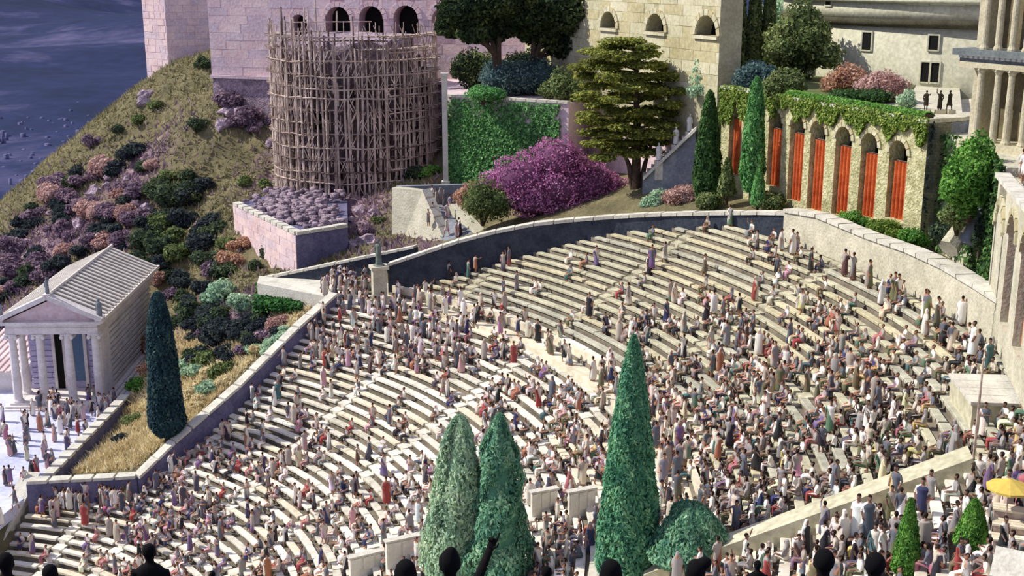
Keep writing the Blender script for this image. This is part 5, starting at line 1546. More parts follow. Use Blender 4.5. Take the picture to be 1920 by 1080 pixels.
bush(1655, 190, 0, 100, 66, G_pinkflower, 'pale pink flowering shrub in the roof garden', 'flowering_shrub', 14, 2200, .15, z=AZT)
bush(1702, 203, 0, 36, 40, G_pale, 'pale grey-green agave-like shrub at the right end of the roof garden', seed=15, z=AZT, n=700, size=.14)
bush(1612, 190, 0, 140, 26, G_dkgarden, 'low dark hedge below the orange and pink flowering shrubs', 'hedge', 16, 1600, .15, 'hedge', z=AZT, nb=8)
def hedge_row():
    g = np.random.default_rng(3); n = 4600; u = g.uniform(ALN * .36, ALN * .98, n); a = g.uniform(0, math.pi, n)
    P = np.array([AAT(float(x), AZT + .25 + .35 * math.sin(y), .35 - .45 * math.cos(y)) for x, y in zip(u, a)])
    c = AAT(ALN * .65, AZT + .2, .3)
    t = thing('clipped_hedge', c, 'clipped green hedge along the front edge of the arcade roof', 'hedge')
    tag(add_object('foliage', leaves_mesh('foliage', P - np.array(c), np.tile([-.4, -.3, .9], (n, 1)), .1, G_bright, jit=.5), t), None, None, None, 'stuff')
    m = MB(); vs = []
    for uu in (ALN * .36, ALN * .98):
        vs += [AAT(uu, AZT + .2, -.02), AAT(uu, AZT + .5, -.0), AAT(uu, AZT + .5, .7), AAT(uu, AZT + .2, .7)]
    m.add(vs, [(0,1,2,3),(4,7,6,5)] + [(i, (i+1) % 4, 4 + (i+1) % 4, 4 + i) for i in range(4)]); m.build('branches', M_bark, t, world=True)
hedge_row()
# magenta bush and its neighbours above the dark wall
def magenta():
    b = W(1030, 398, 104.5); k = proj(b)[2] / FPX; bl = []
    for px, py, w, h in ((1045, 300, 110, 80), (980, 335, 120, 90), (1050, 350, 150, 90), (1110, 345, 110, 80), (1150, 362, 80, 60), (1000, 375, 130, 60), (1090, 380, 130, 50), (930, 350, 70, 60)):
        p = W(px, py, b.y); bl.append(((p.x - b.x, random.uniform(-.8, .8), p.z - b.z), (w * k / 2, w * k / 2 * .8, h * k / 2)))
    me = blob_tree_mesh('blossom_bush', bl, G_magenta, 19000, .105, 4, noise=.3)
    t = place_tree('blossom_bush', b, me, 'large magenta flowering bush above the dark curved wall', 'bush', part='blossom')
    mb = MB()
    for c, r in bl[:6]: mb.path([(c[0]*.2, 0, -.8), (c[0]*.6, c[1]*.5, c[2]*.5), c], [.14, .1, .04], 5)
    mb.build('stem', M_bark, t)
magenta()
bush(905, 412, 103, 100, 90, G_garden, 'green bush with reddish tips left of the magenta bush', seed=20, n=2600, size=.17)
bush(880, 392, 105, 60, 60, G_orange, 'small reddish bush beside the ramp passage', seed=21, n=1200, size=.15)
bush(1235, 395, 97, 70, 45, G_pale, 'pale green low bush above the dark wall, below the garden stair', seed=22, n=1300, size=.15)
bush(1280, 388, 96, 90, 50, G_pinkflower, 'dusty pink low bush left of the arcade cypress', seed=23, n=1500, size=.15)
bush(1330, 396, 92, 70, 36, G_garden, 'olive low bush at the foot of the arcade cypress', seed=24, n=1000, size=.15)
bush(1440, 392, 87, 80, 30, G_garden, 'olive low hedge below the leftmost curtains', 'hedge', 25, 1200, .14, 'hedge')
it = []
for i, (px, py, Y, w, h) in enumerate(((1600, 424, 78.5, 60, 26), (1650, 440, 75.5, 70, 34), (1715, 462, 71.5, 60, 40), (1675, 452, 74, 50, 26))):
    bush(px, py, Y, w, h, [G_bright, G_ivyy][i % 2], 'low bright green bush between arcade foot and cream curved wall', seed=30 + i, n=900, size=.12, items=it)
single_out(it)
bush(1818, 400, 63.4, 110, 175, G_bright, 'tall bright green tree filling the gap right of the arcade corner', 'leafy_tree', 35, 6000, .17, 'tree', nb=12)
bush(1795, 425, 64.5, 70, 70, G_garden, 'olive bush at the foot of the arcade corner', seed=36, n=1500, size=.15)
bush(1770, 455, 66.5, 60, 50, G_scrub, 'dark scrub bush beside the leaning rock slab', seed=37, n=1200, size=.14)
bush(1835, 470, 63.5, 36, 70, G_scrub, 'dark scrub bush between the leaning slab and the right arcade', seed=38, n=900, size=.13)
# leaning slab of rock
def slab():
    a, b = W(1782, 462, 65), W(1842, 372, 66.5)
    t = thing('leaning_rock', (a.x, a.y, a.z), 'long pale rock slab leaning up against the right-edge arcade', 'rock')
    mb = MB(); d = (b - a); pts = [a + d * f + Vector((random.uniform(-.12, .12), random.uniform(-.1, .1), random.uniform(-.1, .1))) for f in (-.08, .2, .45, .7, .95)]
    mb.path(pts, [(.62, .5), (.55, .5), (.5, .42), (.42, .4), (.25, .25)], 7); mb.build('slab', M_rubble if False else M_wallcream, t, world=True)
    a2, b2 = W(1822, 460, 64.5), W(1842, 392, 65)
    t2 = thing('upright_rock', (a2.x, a2.y, a2.z), 'grey upright rock behind the leaning slab', 'rock'); mb = MB(); mb.path([a2, a2.lerp(b2, .5), b2], [(.7, .5), (.6, .5), (.35, .3)], 7); mb.build('rock', M_wallgrey, t2, world=True)
slab()
# hedge wedge by the landing, and the planted triangle
def ground_cover():
    pts = [W(470, 588, 99.5), W(480, 545, 104), W(606, 556, 101), W(560, 590, 97.5)]
    g = np.random.default_rng(6); n = 5200; w = g.dirichlet([1, 1, 1, 1], n); P = w @ np.array(pts); P[:, 2] += g.uniform(.1, .75, n)
    c = pts[1].copy(); c = Vector(P.mean(0)); t = thing('ivy_bed', (c.x, c.y, c.z - .5), 'dense dark green planted bed beside the landing', 'hedge')
    tag(add_object('foliage', leaves_mesh('foliage', P - np.array(t.location), np.tile([-.2, -.4, .8], (n, 1)), .19, leaf_mat('deep_green_bed', [L(28,62,34), L(44,92,48), L(66,122,60), L(100,152,80)]), jit=.6), t), None, None, None, 'stuff')
ground_cover()

# ------------------------------------------------------------------ scrub on the slope
SCR = []
def gpos(px, py):
    # first meeting of a sight line with the ground
    d = ray(px, py); last = None
    ts = np.linspace(60, 230, 340); X = d.x * ts; Y = d.y * ts; Z = CAM_H + d.z * ts
    G = ground_z(X, Y, False); k = np.argmax(Z < G)
    if Z[k] >= G[k]: return None
    return Vector((X[k], Y[k], G[k]))
SHAPES = []
for i in range(6):
    g = np.random.default_rng(50 + i); bl = []
    for j in range(6):
        r = g.uniform(.3, .5); bl.append(((g.uniform(-.55, .55), g.uniform(-.5, .5), g.uniform(.2, .55)), (r, r, r * g.uniform(.6, .9))))
    SHAPES.append((bl, 60 + i))
def scrub_mesh(i, mat, n=900): bl, sd = SHAPES[i % 6]; return blob_tree_mesh('foliage', bl, mat, 1500, .095, sd, noise=.3, coren=8)
KINDS = {'dark green': G_scrub, 'blackish green': G_scrubdk, 'mauve brushwood': G_brush, 'bright green': G_bright, 'pale green': G_pale, 'orange-brown': G_orange, 'pinkish': G_pinkflower, 'olive': G_garden}
CACHE = {}
scrubs = [(100,292,40,'bright green'),(140,352,46,'dark green'),(218,248,36,'dark green'),(250,300,70,'blackish green'),(170,270,40,'mauve brushwood'),(215,325,60,'blackish green'),(300,365,64,'dark green'),(320,338,40,'olive'),
 (60,430,60,'blackish green'),(30,455,56,'blackish green'),(120,440,60,'mauve brushwood'),(150,405,50,'mauve brushwood'),(195,400,60,'mauve brushwood'),(205,450,60,'blackish green'),(60,490,60,'blackish green'),(110,510,56,'blackish green'),(20,540,60,'blackish green'),(30,600,50,'blackish green'),
 (150,480,50,'blackish green'),(240,420,56,'mauve brushwood'),(225,470,46,'blackish green'),(260,470,40,'mauve brushwood'),(290,460,60,'dark green'),(310,420,60,'dark green'),(345,380,60,'olive'),(300,505,56,'blackish green'),
 (340,480,60,'olive'),(375,470,66,'blackish green'),(350,530,64,'blackish green'),(325,560,50,'mauve brushwood'),(400,440,64,'dark green'),(430,500,60,'orange-brown'),(395,520,56,'mauve brushwood'),(455,470,56,'orange-brown'),(470,510,50,'dark green'),
 (420,560,84,'pale green'),(455,575,60,'pale green'),(395,600,60,'blackish green'),(430,630,80,'blackish green'),(480,610,60,'blackish green'),(370,640,50,'blackish green'),(350,600,56,'mauve brushwood'),(390,570,40,'pinkish'),(470,650,60,'dark green'),
 (520,610,56,'pinkish'),(265,660,50,'orange-brown'),(265,700,50,'orange-brown'),(255,735,50,'bright green'),(340,700,56,'pale green'),(380,690,60,'olive'),(420,700,60,'olive'),(300,530,46,'pinkish'),(285,600,40,'pinkish'),
 (232,828,40,'blackish green'),(250,795,44,'olive'),(370,240,50,'dark green'),(300,200,40,'olive'),(260,235,36,'olive'),(390,125,50,'dark green'),(330,100,56,'mauve brushwood'),(290,118,50,'dark green'),(440,200,70,'mauve brushwood'),(490,190,56,'mauve brushwood'),(470,230,60,'mauve brushwood'),
 (500,350,40,'olive'),(780,335,60,'dark green'),(800,330,50,'bright green'),(690,440,40,'mauve brushwood'),(710,420,36,'olive'),(510,480,44,'dark green'),(450,350,50,'olive'),(240,130,36,'dark green')]
gs = random.Random(31)
def inpoly(x, y, P):
    r = False; j = len(P) - 1
    for i in range(len(P)):
        if (P[i][1] > y) != (P[j][1] > y) and x < (P[j][0] - P[i][0]) * (y - P[i][1]) / (P[j][1] - P[i][1]) + P[i][0]: r = not r
        j = i
    return r
for poly, want, kinds, w0, w1 in (([(0,395),(120,320),(285,290),(300,500),(205,480),(80,560),(0,640)], 60, ['blackish green', 'mauve brushwood', 'mauve brushwood', 'dark green', 'pinkish'], 34, 66),
                        ([(255,490),(300,350),(360,300),(400,400),(440,470),(420,540),(330,620),(290,590)], 32, ['dark green', 'blackish green', 'olive', 'dark green'], 40, 70),
                        ([(335,560),(440,610),(560,600),(600,590),(470,670),(360,690)], 34, ['blackish green', 'mauve brushwood', 'dark green', 'blackish green'], 36, 64),
                        ([(345,700),(420,690),(560,610),(590,600),(450,720),(370,770)], 16, ['pale straw', 'pale straw', 'pale green'], 36, 60),
                        ([(400,190),(520,180),(520,260),(420,240)], 9, ['mauve brushwood'], 34, 56)):
    k = 0
    while k < want:
        x, y = gs.uniform(0, 610), gs.uniform(170, 780)
        if inpoly(x, y, poly): scrubs.append((x, y, gs.uniform(w0, w1), gs.choice(kinds))); k += 1
KINDS['pale straw'] = G_gold
it = []
for i, (px, py, w, kind) in enumerate(scrubs):
    p = gpos(px, py)
    if p is None: continue
    s = w / FPX * proj(p)[2] / 1.75
    key = (i % 6, kind)
    if key not in CACHE: CACHE[key] = scrub_mesh(i, KINDS[kind])
    t = thing('scrub_bush', (p.x, p.y, p.z - .1 * s), 'x', 'bush', 'scrub bushes on the dry slope', rz=random.uniform(0, 6.28)); t.scale = (s * random.uniform(.9, 1.15), s, s * random.uniform(.75, 1.1))
    add_object('foliage', CACHE[key], t)
    where = 'near the crest of the slope' if py < 330 and px < 400 else 'below the great mauve wall' if py < 360 else 'on the slope above the temple roof' if px < 285 and py < 560 else 'beside the temple wall' if px < 300 and py < 780 else 'in the golden grass wedge' if py > 780 else 'between temple cypress and landing' if py > 555 else 'on the slope left of the stone bastion'
    it.append((t, kind + ('' if 'brush' in kind else ' scrub') + ' bush ' + where, px))
single_out(it)
# dry grass, tuft by tuft
def grass(name, label, mat, n, region, size, seed, up=.5):
    g = np.random.default_rng(seed); P = region(g, n); 
    V = np.empty((len(P), 3, 3)); a = g.uniform(0, 6.28, len(P)); h = size * g.uniform(.5, 1.4, len(P)); w = h * .28
    dx, dy = np.cos(a), np.sin(a)
    V[:, 0] = P + np.stack([dx * w, dy * w, -.1 + 0 * h], 1); V[:, 1] = P + np.stack([-dx * w, -dy * w, -.1 + 0 * h], 1)
    V[:, 2] = P + np.stack([g.normal(size=len(P)) * h * .5, g.normal(size=len(P)) * h * .5, h], 1)
    r = np.repeat(np.clip(.5 + .3 * lump(P * .5, 1, seed) + g.normal(size=len(P)) * .2, 0, 1), 3)
    me = np_mesh(name, V.reshape(-1, 3), np.arange(len(P) * 3).reshape(-1, 3), mat, rnd=r)
    tag(add_object(name, me), label, 'grass', None, 'stuff')
tower_c = W(672, 372, 132)
def open_slope(x, y):
    d = PAR_B - PAR_A
    terr = ((x - PAR_A.x) * d.y - (y - PAR_A.y) * d.x < 0) & (y < 119.5)
    fort = (x > FP0.x - .3) & (y > FP0.y - 1.0 - (x - FP0.x) * (FP0.y - FP1.y) / (FP1.x - FP0.x))
    tow = (x - tower_c.x) ** 2 + (y - tower_c.y) ** 2 < 8.0 ** 2
    bas = (x > -26) & (x < -14.5) & (y > 108) & (y < 122) & (y - 108 > -.9 * (x + 20)) & (x + 20 > -6.5) & (x < -15.5)
    return ~(terr | fort | tow | bas)
def slope_region(g, n):
    x = g.uniform(-66, -8, n); y = g.uniform(103, 168, n); z = ground_z(x, y)
    k = (rockiness(x, y) + .25 * g.normal(size=n) < .38) & (z > 6.6) & open_slope(x, y)
    return np.stack([x, y, z], 1)[k]
def rock_region(g, n):
    x = g.uniform(-66, -6, n); y = g.uniform(103, 155, n); z = ground_z(x, y)
    k = (rockiness(x, y) + .2 * g.normal(size=n) > .36) & (z > 6.6) & open_slope(x, y)
    return np.stack([x, y, z], 1)[k]
wp = [W(132, 885, 83), W(225, 790, 97), W(330, 640, 105), W(470, 600, 101), W(600, 572, 98.5), W(470, 690, 93.5), W(335, 815, 85), W(250, 890, 81)]
def wedge_region(g, n):
    out = []
    A, B = wp[0], wp[4]
    x = g.uniform(-36, -13, n * 3); y = g.uniform(79, 105, n * 3)
    # inside the wedge between parapet and boundary wall
    poly = [(p.x, p.y) for p in wp]; ins = np.zeros(len(x), bool); j = len(poly) - 1
    for i in range(len(poly)):
        xi, yi = poly[i]; xj, yj = poly[j]
        c = ((yi > y) != (yj > y)) & (x < (xj - xi) * (y - yi) / (yj - yi + 1e-9) + xi); ins ^= c; j = i
    x, y = x[ins][:n], y[ins][:n]
    return np.stack([x, y, ground_z(x, y)], 1)
grass('slope_grass', 'dry straw grass over the open slope', G_straw, 42000, slope_region, .42, 1)
grass('slope_brush', 'dry mauve brush over the broken rock of the slope', G_brush, 30000, rock_region, .5, 2)
grass('golden_grass', 'dry golden grass filling the wedge beside the seating', G_gold, 16000, wedge_region, .38, 3)
# loose boulders on the slope
def boulders():
    g = np.random.default_rng(17); it = []
    ms = []
    for i in range(4):
        bm = bmesh.new(); bmesh.ops.create_icosphere(bm, subdivisions=2, radius=.5)
        for v in bm.verts: v.co *= 1 + .35 * g.normal() * .6
        me = bpy.data.meshes.new('boulder'); bm.to_mesh(me); bm.free(); me.materials.append(M_rubble); ms.append(me)
    spots = [(200,350),(230,375),(255,390),(262,440),(180,365),(120,395),(95,405),(245,360),(275,400),(150,425),(240,340),(205,335),(660,420),(675,400),(690,455),(640,440),(700,405),(665,460),(420,240),(450,215),(480,240),(430,220),(510,270),(275,180),(268,196)]
    for i, (px, py) in enumerate(spots):
        p = gpos(px, py)
        if p is None: continue
        o = add_object('boulder', ms[i % 4]); o.location = (p.x, p.y, p.z + .1); s = g.uniform(1.0, 2.4); o.scale = (s, s * g.uniform(.7, 1.1), s * g.uniform(.6, .9)); o.rotation_euler = (0, 0, g.uniform(0, 6))
        tag(o, 'x', 'rock', 'boulders on the slope'); it.append((o, 'mauve-grey boulder ' + ('on the rubble below the scaffold' if px > 600 else 'at the foot of the great mauve wall' if px > 400 else 'on the broken slope above the temple'), px))
    single_out(it)
boulders()
# ------------------------------------------------------------------ stage, parasol and marble screens among the crowd
def stage_block(name, label, px, py, w, h, d, mat, rz=0., dz=0., cat='block'):
    p = on_cone(px, py); t = thing(name, (p.x, p.y, p.z + dz), label, cat, rz=rz)
    m = MB(); m.box((-w/2, -d/2, -1.0), (w/2, d/2, h)); m.build('block', mat, t)
    m = MB(); m.box((-w/2 - .08, -d/2 - .08, h), (w/2 + .08, d/2 + .08, h + .1)); m.build('slab', M_coping, t)
    for k in range(3):
        m = MB(); x = -w/2 + w * (k + .5) / 3; m.box((x - w/6 + .05, -d/2 - .05, .08), (x + w/6 - .05, -d/2 + .02, h - .06)); m.build('panel', mat, t)
    return t
stage_block('marble_screen', 'white fluted marble screen between the crowd and the bushy cypress pair', 765, 1040, 2.6, 1.05, .3, M_bench[0], .45)
stage_block('marble_screen', 'white marble screen left of the bushy cypress pair, at the lower frame edge', 690, 1066, 2.2, .9, .3, M_bench[0], .5)
stage_block('marble_screen', 'white marble screen between the bushy pair and the tall cypress, left one', 1020, 952, 1.5, 1.0, .25, M_bench[0], .4)
stage_block('marble_screen', 'white marble screen just left of the tall cypress', 1090, 956, 1.5, 1.1, .25, M_bench[0], .4)
def stage():
    p = on_cone(1890, 1004)
    t = thing('wooden_stage', (p.x, p.y, p.z), 'small stepped wooden stage with pale planks at the lower right corner', 'stage', rz=math.radians(-20))
    for k in range(3):
        y0 = -.7 + k * .62; h = .05 + .3 * k
        m = MB(); m.box((-.5, y0, -1.0), (1.5, y0 + .6, h)); m.build('step_frame', M_wood, t)
        for j in range(3):
            b = MB(); b.box((-.55, y0 - .05 + j * .21, h), (1.55, y0 + .14 + j * .21, h + .07)); b.build('plank', M_bench[2], t)
stage()
def dais():
    p = on_cone(1876, 742); r, a = topolar(p); r = min(r, 60.3); p = pol(r - .6, a)
    t = thing('stone_dais', (p.x, p.y, p.z), 'pale mint-grey stone dais against the foot of the right-edge arcade', 'dais', rz=math.radians(a))
    m = MB(); m.box((-1.1, -1.9, -1.0), (1.3, 1.9, .5)); m.build('block', M_benchdim[0], t)
    for k in range(4):
        m = MB(); m.box((-1.2, -1.98 + k * .99, .5), (1.35, -1.98 + k * .99 + .96, .65)); m.build('slab', M_coping, t)
    q = on_cone(1826, 852); z1 = W(1825, 672, q.y).z
    t = thing('wooden_pole', (q.x, q.y, q.z - .1), 'thin tall wooden pole standing in the crowd left of the stone dais', 'pole')
    m = MB(); m.path([(0, 0, -.3), (0, 0, 2), (0, 0, z1 - q.z)], [.06, .055, .04], 7); m.build('shaft', M_wood, t)
    m = MB(); m.ball((0, 0, z1 - q.z + .06), .08, 8); m.build('finial', M_wood, t)
dais()
def parasol():
    f = on_cone(1893, 992); z = f.z; p = W(1893, 908, f.y)
    t = thing('parasol', (p.x, p.y, z), 'yellow parasol held open above the crowd near the lower right corner', 'parasol')
    h = p.z - z; m = MB(); m.tube((0, 0, 0), (0, 0, h), .025, n=6); m.build('pole', M_wood, t)
    m = MB(); n = 10; R = .78; vs = [(0, 0, h + .22)]
    for k in range(n):
        q = 2 * math.pi * k / n; vs.append((R * math.cos(q), R * math.sin(q), h - .1))
    for k in range(n):
        q = 2 * math.pi * k / n; vs.append((R * math.cos(q), R * math.sin(q), h - .18))
    m.add(vs, [(0, 1 + k, 1 + (k + 1) % n) for k in range(n)] + [(1 + k, 1 + n + k, 1 + n + (k + 1) % n, 1 + (k + 1) % n) for k in range(n)]); m.build('canopy', flat_mat('yellow_canvas', L(226,196,98)), t)
    for k in range(n):
        q = 2 * math.pi * k / n; m = MB(); m.tube((0, 0, h + .2), (R * math.cos(q), R * math.sin(q), h - .11), .012, n=4); m.build('rib', M_wooddark, t)
parasol()
def awning():
    # pitched grey roof at the very corner
    p = on_cone(1884, 1104); z = p.z
    t = thing('pitched_shelter', (p.x, p.y, z), 'small pitched shelter with pale and grey roof at the lower right corner', 'shelter', rz=math.radians(-30))
    m = MB(); w, d, h, rr = 1.8, 1.7, .7, 1.3
    m.box((-.1, -d/2 + .1, -1.2), (w, d/2 - .1, h)); m.build('wall_body', M_wallcream, t)
    for s, mt in ((-1, M_coping), (1, M_frieze)):
        m = MB(); vs = [(-.4, s * d/2, h - .05), (w + .3, s * d/2, h - .05), (w + .3, 0, rr), (-.4, 0, rr)]; vs += [(x, y, zz + .12) for x, y, zz in vs]
        m.add(vs, [(0,3,2,1),(4,5,6,7),(0,1,5,4),(1,2,6,5),(2,3,7,6),(3,0,4,7)]); m.build('roof_panel', mt, t)
    m = MB(); m.add([(-.1, -d/2 + .1, h), (-.1, d/2 - .1, h), (-.1, 0, rr), (.05, -d/2 + .1, h), (.05, d/2 - .1, h), (.05, 0, rr)], [(0,2,1),(3,4,5),(0,1,4,3),(1,2,5,4),(2,0,3,5)]); m.build('gable', M_wallcream, t)
awning()

# ------------------------------------------------------------------ the crowd
PAL = {'white': (236,232,224), 'cream': (222,210,180), 'grey': (140,138,140), 'slate': (88,92,108), 'dark blue': (60,64,110), 'violet': (128,96,150), 'pink': (206,150,166),
       'rose': (188,100,120), 'red': (170,56,58), 'rust': (176,104,70), 'brown': (104,80,66), 'olive': (112,112,78), 'teal': (70,112,112), 'green': (96,134,98), 'yellow': (214,190,104), 'charcoal': (58,56,60)}
LEFT = ['white'] * 4 + ['cream'] * 2 + ['pink'] * 3 + ['violet'] * 4 + ['grey'] * 4 + ['slate'] * 5 + ['dark blue'] * 3 + ['rose'] * 2 + ['charcoal'] * 3 + ['red', 'rust', 'brown', 'charcoal', 'teal']
MIDD = ['white'] * 5 + ['cream'] * 3 + ['grey'] * 4 + ['slate'] * 4 + ['charcoal'] * 3 + ['pink'] * 2 + ['red', 'rust', 'brown', 'slate', 'teal', 'dark blue', 'dark blue', 'charcoal', 'charcoal', 'violet', 'olive', 'rose']
RIGHT = ['white'] * 3 + ['cream'] * 4 + ['grey'] * 4 + ['slate'] * 4 + ['charcoal'] * 4 + ['olive'] * 6 + ['teal'] * 2 + ['green'] * 2 + ['brown'] + ['charcoal'] * 3 + ['dark blue', 'yellow', 'rust', 'violet', 'rose', 'red']
def density(px, py, r, a):
    d = .54
    if r > 47.2:
        d = .05
        if px > 1400: d = .17
        if py > 560 and px > 1180: d = .3
        if py > 640 and px > 1180: d = .6
        if px > 1560 and 520 < py < 700: d = .3
        if 1150 < px < 1330 and 560 < py < 720: d = .3
        if px < 960 and py < 560: d = .3
    else:
        if 480 < px < 900 and 680 < py < 880: d = .13 + .22 * (px < 620 and py > 770)
        if 420 < px < 760 and 880 < py < 1080: d = .38
        if 50 < px < 230 and 955 < py < 1075: d = .28
        if 900 < px < 1150 and 600 < py < 720: d = .25
        if 520 < px < 870 and 560 < py < 700: d = .75
        if 230 < px < 420 and 890 < py < 1080: d = .55
        if 370 < px < 500 and 740 < py < 830: d = .45
        if 1000 < px < 1130 and 880 < py < 960: d = .25
    if a < -9 and r > 40: d = .9
    if px > 1220 and py > 690: d = max(d, .74)
    return d
PEOPLE = []            # (place, facing, pose, colour, px, py, depth, seated)
KEEP_CLEAR = [(o.location, q) for o in SC.objects if o.parent is None and o.name.split('.')[0] in ('tall_cypress', 'bushy_cypress', 'low_bushy_cypress', 'slim_cypress', 'marble_screen', 'wooden_stage', 'pitched_shelter', 'parasol', 'statue_pedestal', 'stone_dais') for q in [{'tall_cypress': 1.5, 'bushy_cypress': 1.6, 'low_bushy_cypress': 1.5, 'slim_cypress': .6, 'marble_screen': 1.1, 'wooden_stage': 1.0, 'pitched_shelter': 1.2, 'parasol': .5, 'statue_pedestal': .9, 'stone_dais': 2.3}[o.name.split('.')[0]]]]
def gather():
    g = random.Random(21)
    for i in range(N_ROWS):
        r = row_r(i)
        if r < 19.5: continue
        walk = abs(r - DIAZ) < 1.2
        am = az_max(r) - math.degrees(.8 / r)
        a = -34.0; st = math.degrees(.6 / r)
        while a < am:
            a += st * g.uniform(.85, 1.2)
            if a > am: break
            zt = cone_z(r)
            p = pol(r + .12, a, zt); px, py, zf = proj(p)
            if not (-30 < px < 1950 and 380 < py < 1110): continue
            if -12.6 < a < -9.4 and 43.8 < r < 58.2: continue
            if any((p.x - b.x) ** 2 + (p.y - b.y) ** 2 < q * q for b, q in KEEP_CLEAR): continue
            # groups gather: slow ripple across the seats
            rip = .5 + .5 * math.sin(r * .9 + a * .31) * math.sin(a * .53 - r * .37 + 1)
            d = density(px, py, r, a)
            if g.random() > d * (.3 + 1.25 * rip): continue
            cluster = 520 < px < 870 and 540 < py < 700
            stand = g.random() < (.75 if cluster or walk else .42 if a < -9 else .22 if d > .5 else .35)
            face = math.radians(a + 180) + g.uniform(-.5, .5)
            if stand:
                pose = g.choice(POSES[:8]); face = g.uniform(0, 6.28); q = pol(r + .6 if g.random() < .6 else r + .15, a, 0); rr = topolar(q)[0]
                q.z = zt - .13 if rr > r + .4 else zt
                if abs(r - DIAZ) < 1.2: q.z = cone_z(DIAZ) - .05 if rr < DIAZ + .7 else q.z
            else:
                pose = g.choice(POSES[8:]); q = pol(r + .1, a, zt)
            t = px / 1920 + g.uniform(-.18, .18)
            col = g.choice(LEFT if t < .36 else MIDD if t < .66 else RIGHT)
            PEOPLE.append([q, face, pose, col, px, py, zf, g.uniform(.84, .97)])
    # on the temple terrace
    for k in range(150):
        px, py = g.uniform(0, 225), g.uniform(752, 1000)
        if px > 232 - (py - 752) * .95: continue
        if py > 905 and px > 60 - (py - 905) * .35: continue
        if g.random() < .35 and 830 < py < 900: continue
        p = Wz(px, py, 6.06); PEOPLE.append([p, g.uniform(0, 6.28), g.choice(POSES[:8]), g.choice(LEFT), px, py, proj(p)[2], g.uniform(.85, 1.0)])
    # on the landing by the statue
    for k in range(42):
        px, py = g.uniform(606, 712), g.uniform(516, 556); p = Wz(px, py, 16.6); PEOPLE.append([p, g.uniform(0, 6.28), g.choice(POSES[:8]), g.choice(LEFT + ['pink', 'rust', 'rose', 'cream']), px, py, proj(p)[2], g.uniform(.85, 1.)])
    # on the low ground under the short wall
    for k in range(22):
        px, py = g.uniform(75, 240), g.uniform(925, 960); p = on_cone(px, py); rr, aa = topolar(p); rr = R0 + STEP * math.floor((min(rr, 24.1) - R0) / STEP); p = pol(rr + .15, min(aa, 79.5), cone_z(rr)); PEOPLE.append([p, g.uniform(0, 6.28), g.choice(POSES[:8]), g.choice(LEFT), px, py, proj(p)[2], g.uniform(.85, 1.)])
    # on the roof of the right arcade
    for k in range(60):
        u, w = g.uniform(.2, 6), g.uniform(-.2, 1.9); p = RA0 + RD * u + RN * (1 + w); p.z = RZT
        px, py, zf = proj(p); PEOPLE.append([p, g.uniform(0, 6.28), g.choice(POSES[:8]), g.choice(['charcoal', 'grey', 'brown', 'white', 'slate', 'olive']), px, py, zf, g.uniform(.85, 1.)])
    # down the ramp passage
    for k in range(16):
        px, py = g.uniform(795, 875), g.uniform(372, 440); p = W(px, py + 6, RAMP_Y + .5 - (py - 372) * .1); PEOPLE.append([p, g.uniform(0, 6.28), g.choice(POSES[:8]), g.choice(LEFT), px, py, proj(p)[2], .9])
    # along the top of the seats on the right
    for px, py in ((1565, 425), (1625, 492), (1645, 497), (1680, 510), (1720, 540), (1738, 538), (1808, 565), (1835, 660), (1785, 600), (1750, 590)):
        p = on_cone(px, py); rr, aa = topolar(p); rr = min(rr, 60.6); rr = R0 + STEP * math.floor((rr - R0) / STEP); p = pol(rr + .12, aa, cone_z(rr)); PEOPLE.append([p, g.uniform(0, 6.28), g.choice(POSES[:5]), g.choice(['white', 'olive', 'slate', 'brown']), px, py, proj(p)[2], 1.0])
gather()
# a few people who stand out in the photograph
for px, py, pose, col, face in ((1725, 975, 'stand_cloak', 'dark blue', -2.0), (1885, 965, 'walk', 'cream', -2.4), (1915, 965, 'stand_cloak', 'rose', -2.2), (1605, 1010, 'stand_cloak', 'white', -2.2), (1625, 1010, 'stand_cloak', 'slate', -1.6), (1570, 1035, 'sit_lean', 'rose', 2.9),
                               (1745, 1065, 'sit_lean', 'rose', 2.5), (1675, 950, 'stand', 'yellow', -2.5), (160, 985, 'stand_cloak', 'red', -1.5), (345, 950, 'stand_cloak', 'slate', -1.), (850, 900, 'stand_raise', 'red', -1.3), (725, 945, 'stand_cloak', 'red', -1.2), (695, 1010, 'sit', 'dark blue', -2.4), (1222, 505, 'stand', 'violet', -1.8), (1105, 595, 'stand_cloak', 'charcoal', -2.0)):
    p = on_cone(px, py); PEOPLE.append([p, face, pose, col, px, py, proj(p)[2], 1.04])
PEOPLE.sort(key=lambda q: q[6])
vis = [q for q in PEOPLE if 2 < q[4] < 1918 and 400 < q[5] < 1082]
rest_ids = set(id(q) for q in vis[:294])
NEARBY = [('the tall cypress', 1178, 860), ('the bushy cypress pair', 900, 930), ('the low bushy cypress', 1285, 1020), ('the slim cypress', 1690, 1010), ('the stage-side cypress', 1818, 1010),
          ('the yellow parasol', 1893, 915), ('the wooden stage', 1880, 985), ('the right-edge arcade', 1880, 640), ('the cream curved wall', 1800, 590), ('the pale side wall', 1520, 945)]
POSE_WORDS = {'stand': 'standing', 'stand_cloak': 'standing in a long cloak', 'stand_fold': 'standing with folded arms', 'stand_raise': 'raising one arm', 'walk': 'walking', 'stand_point_short': 'pointing, bare-legged', 'stand_veil_cloak': 'standing veiled',
              'walk_short': 'striding, bare-legged', 'sit': 'sitting', 'sit_lean': 'leaning forward', 'sit_wide': 'sitting, knees apart', 'sit_clap': 'sitting, hands together', 'sit_veil': 'sitting veiled', 'sit_raise': 'sitting, arm raised'}
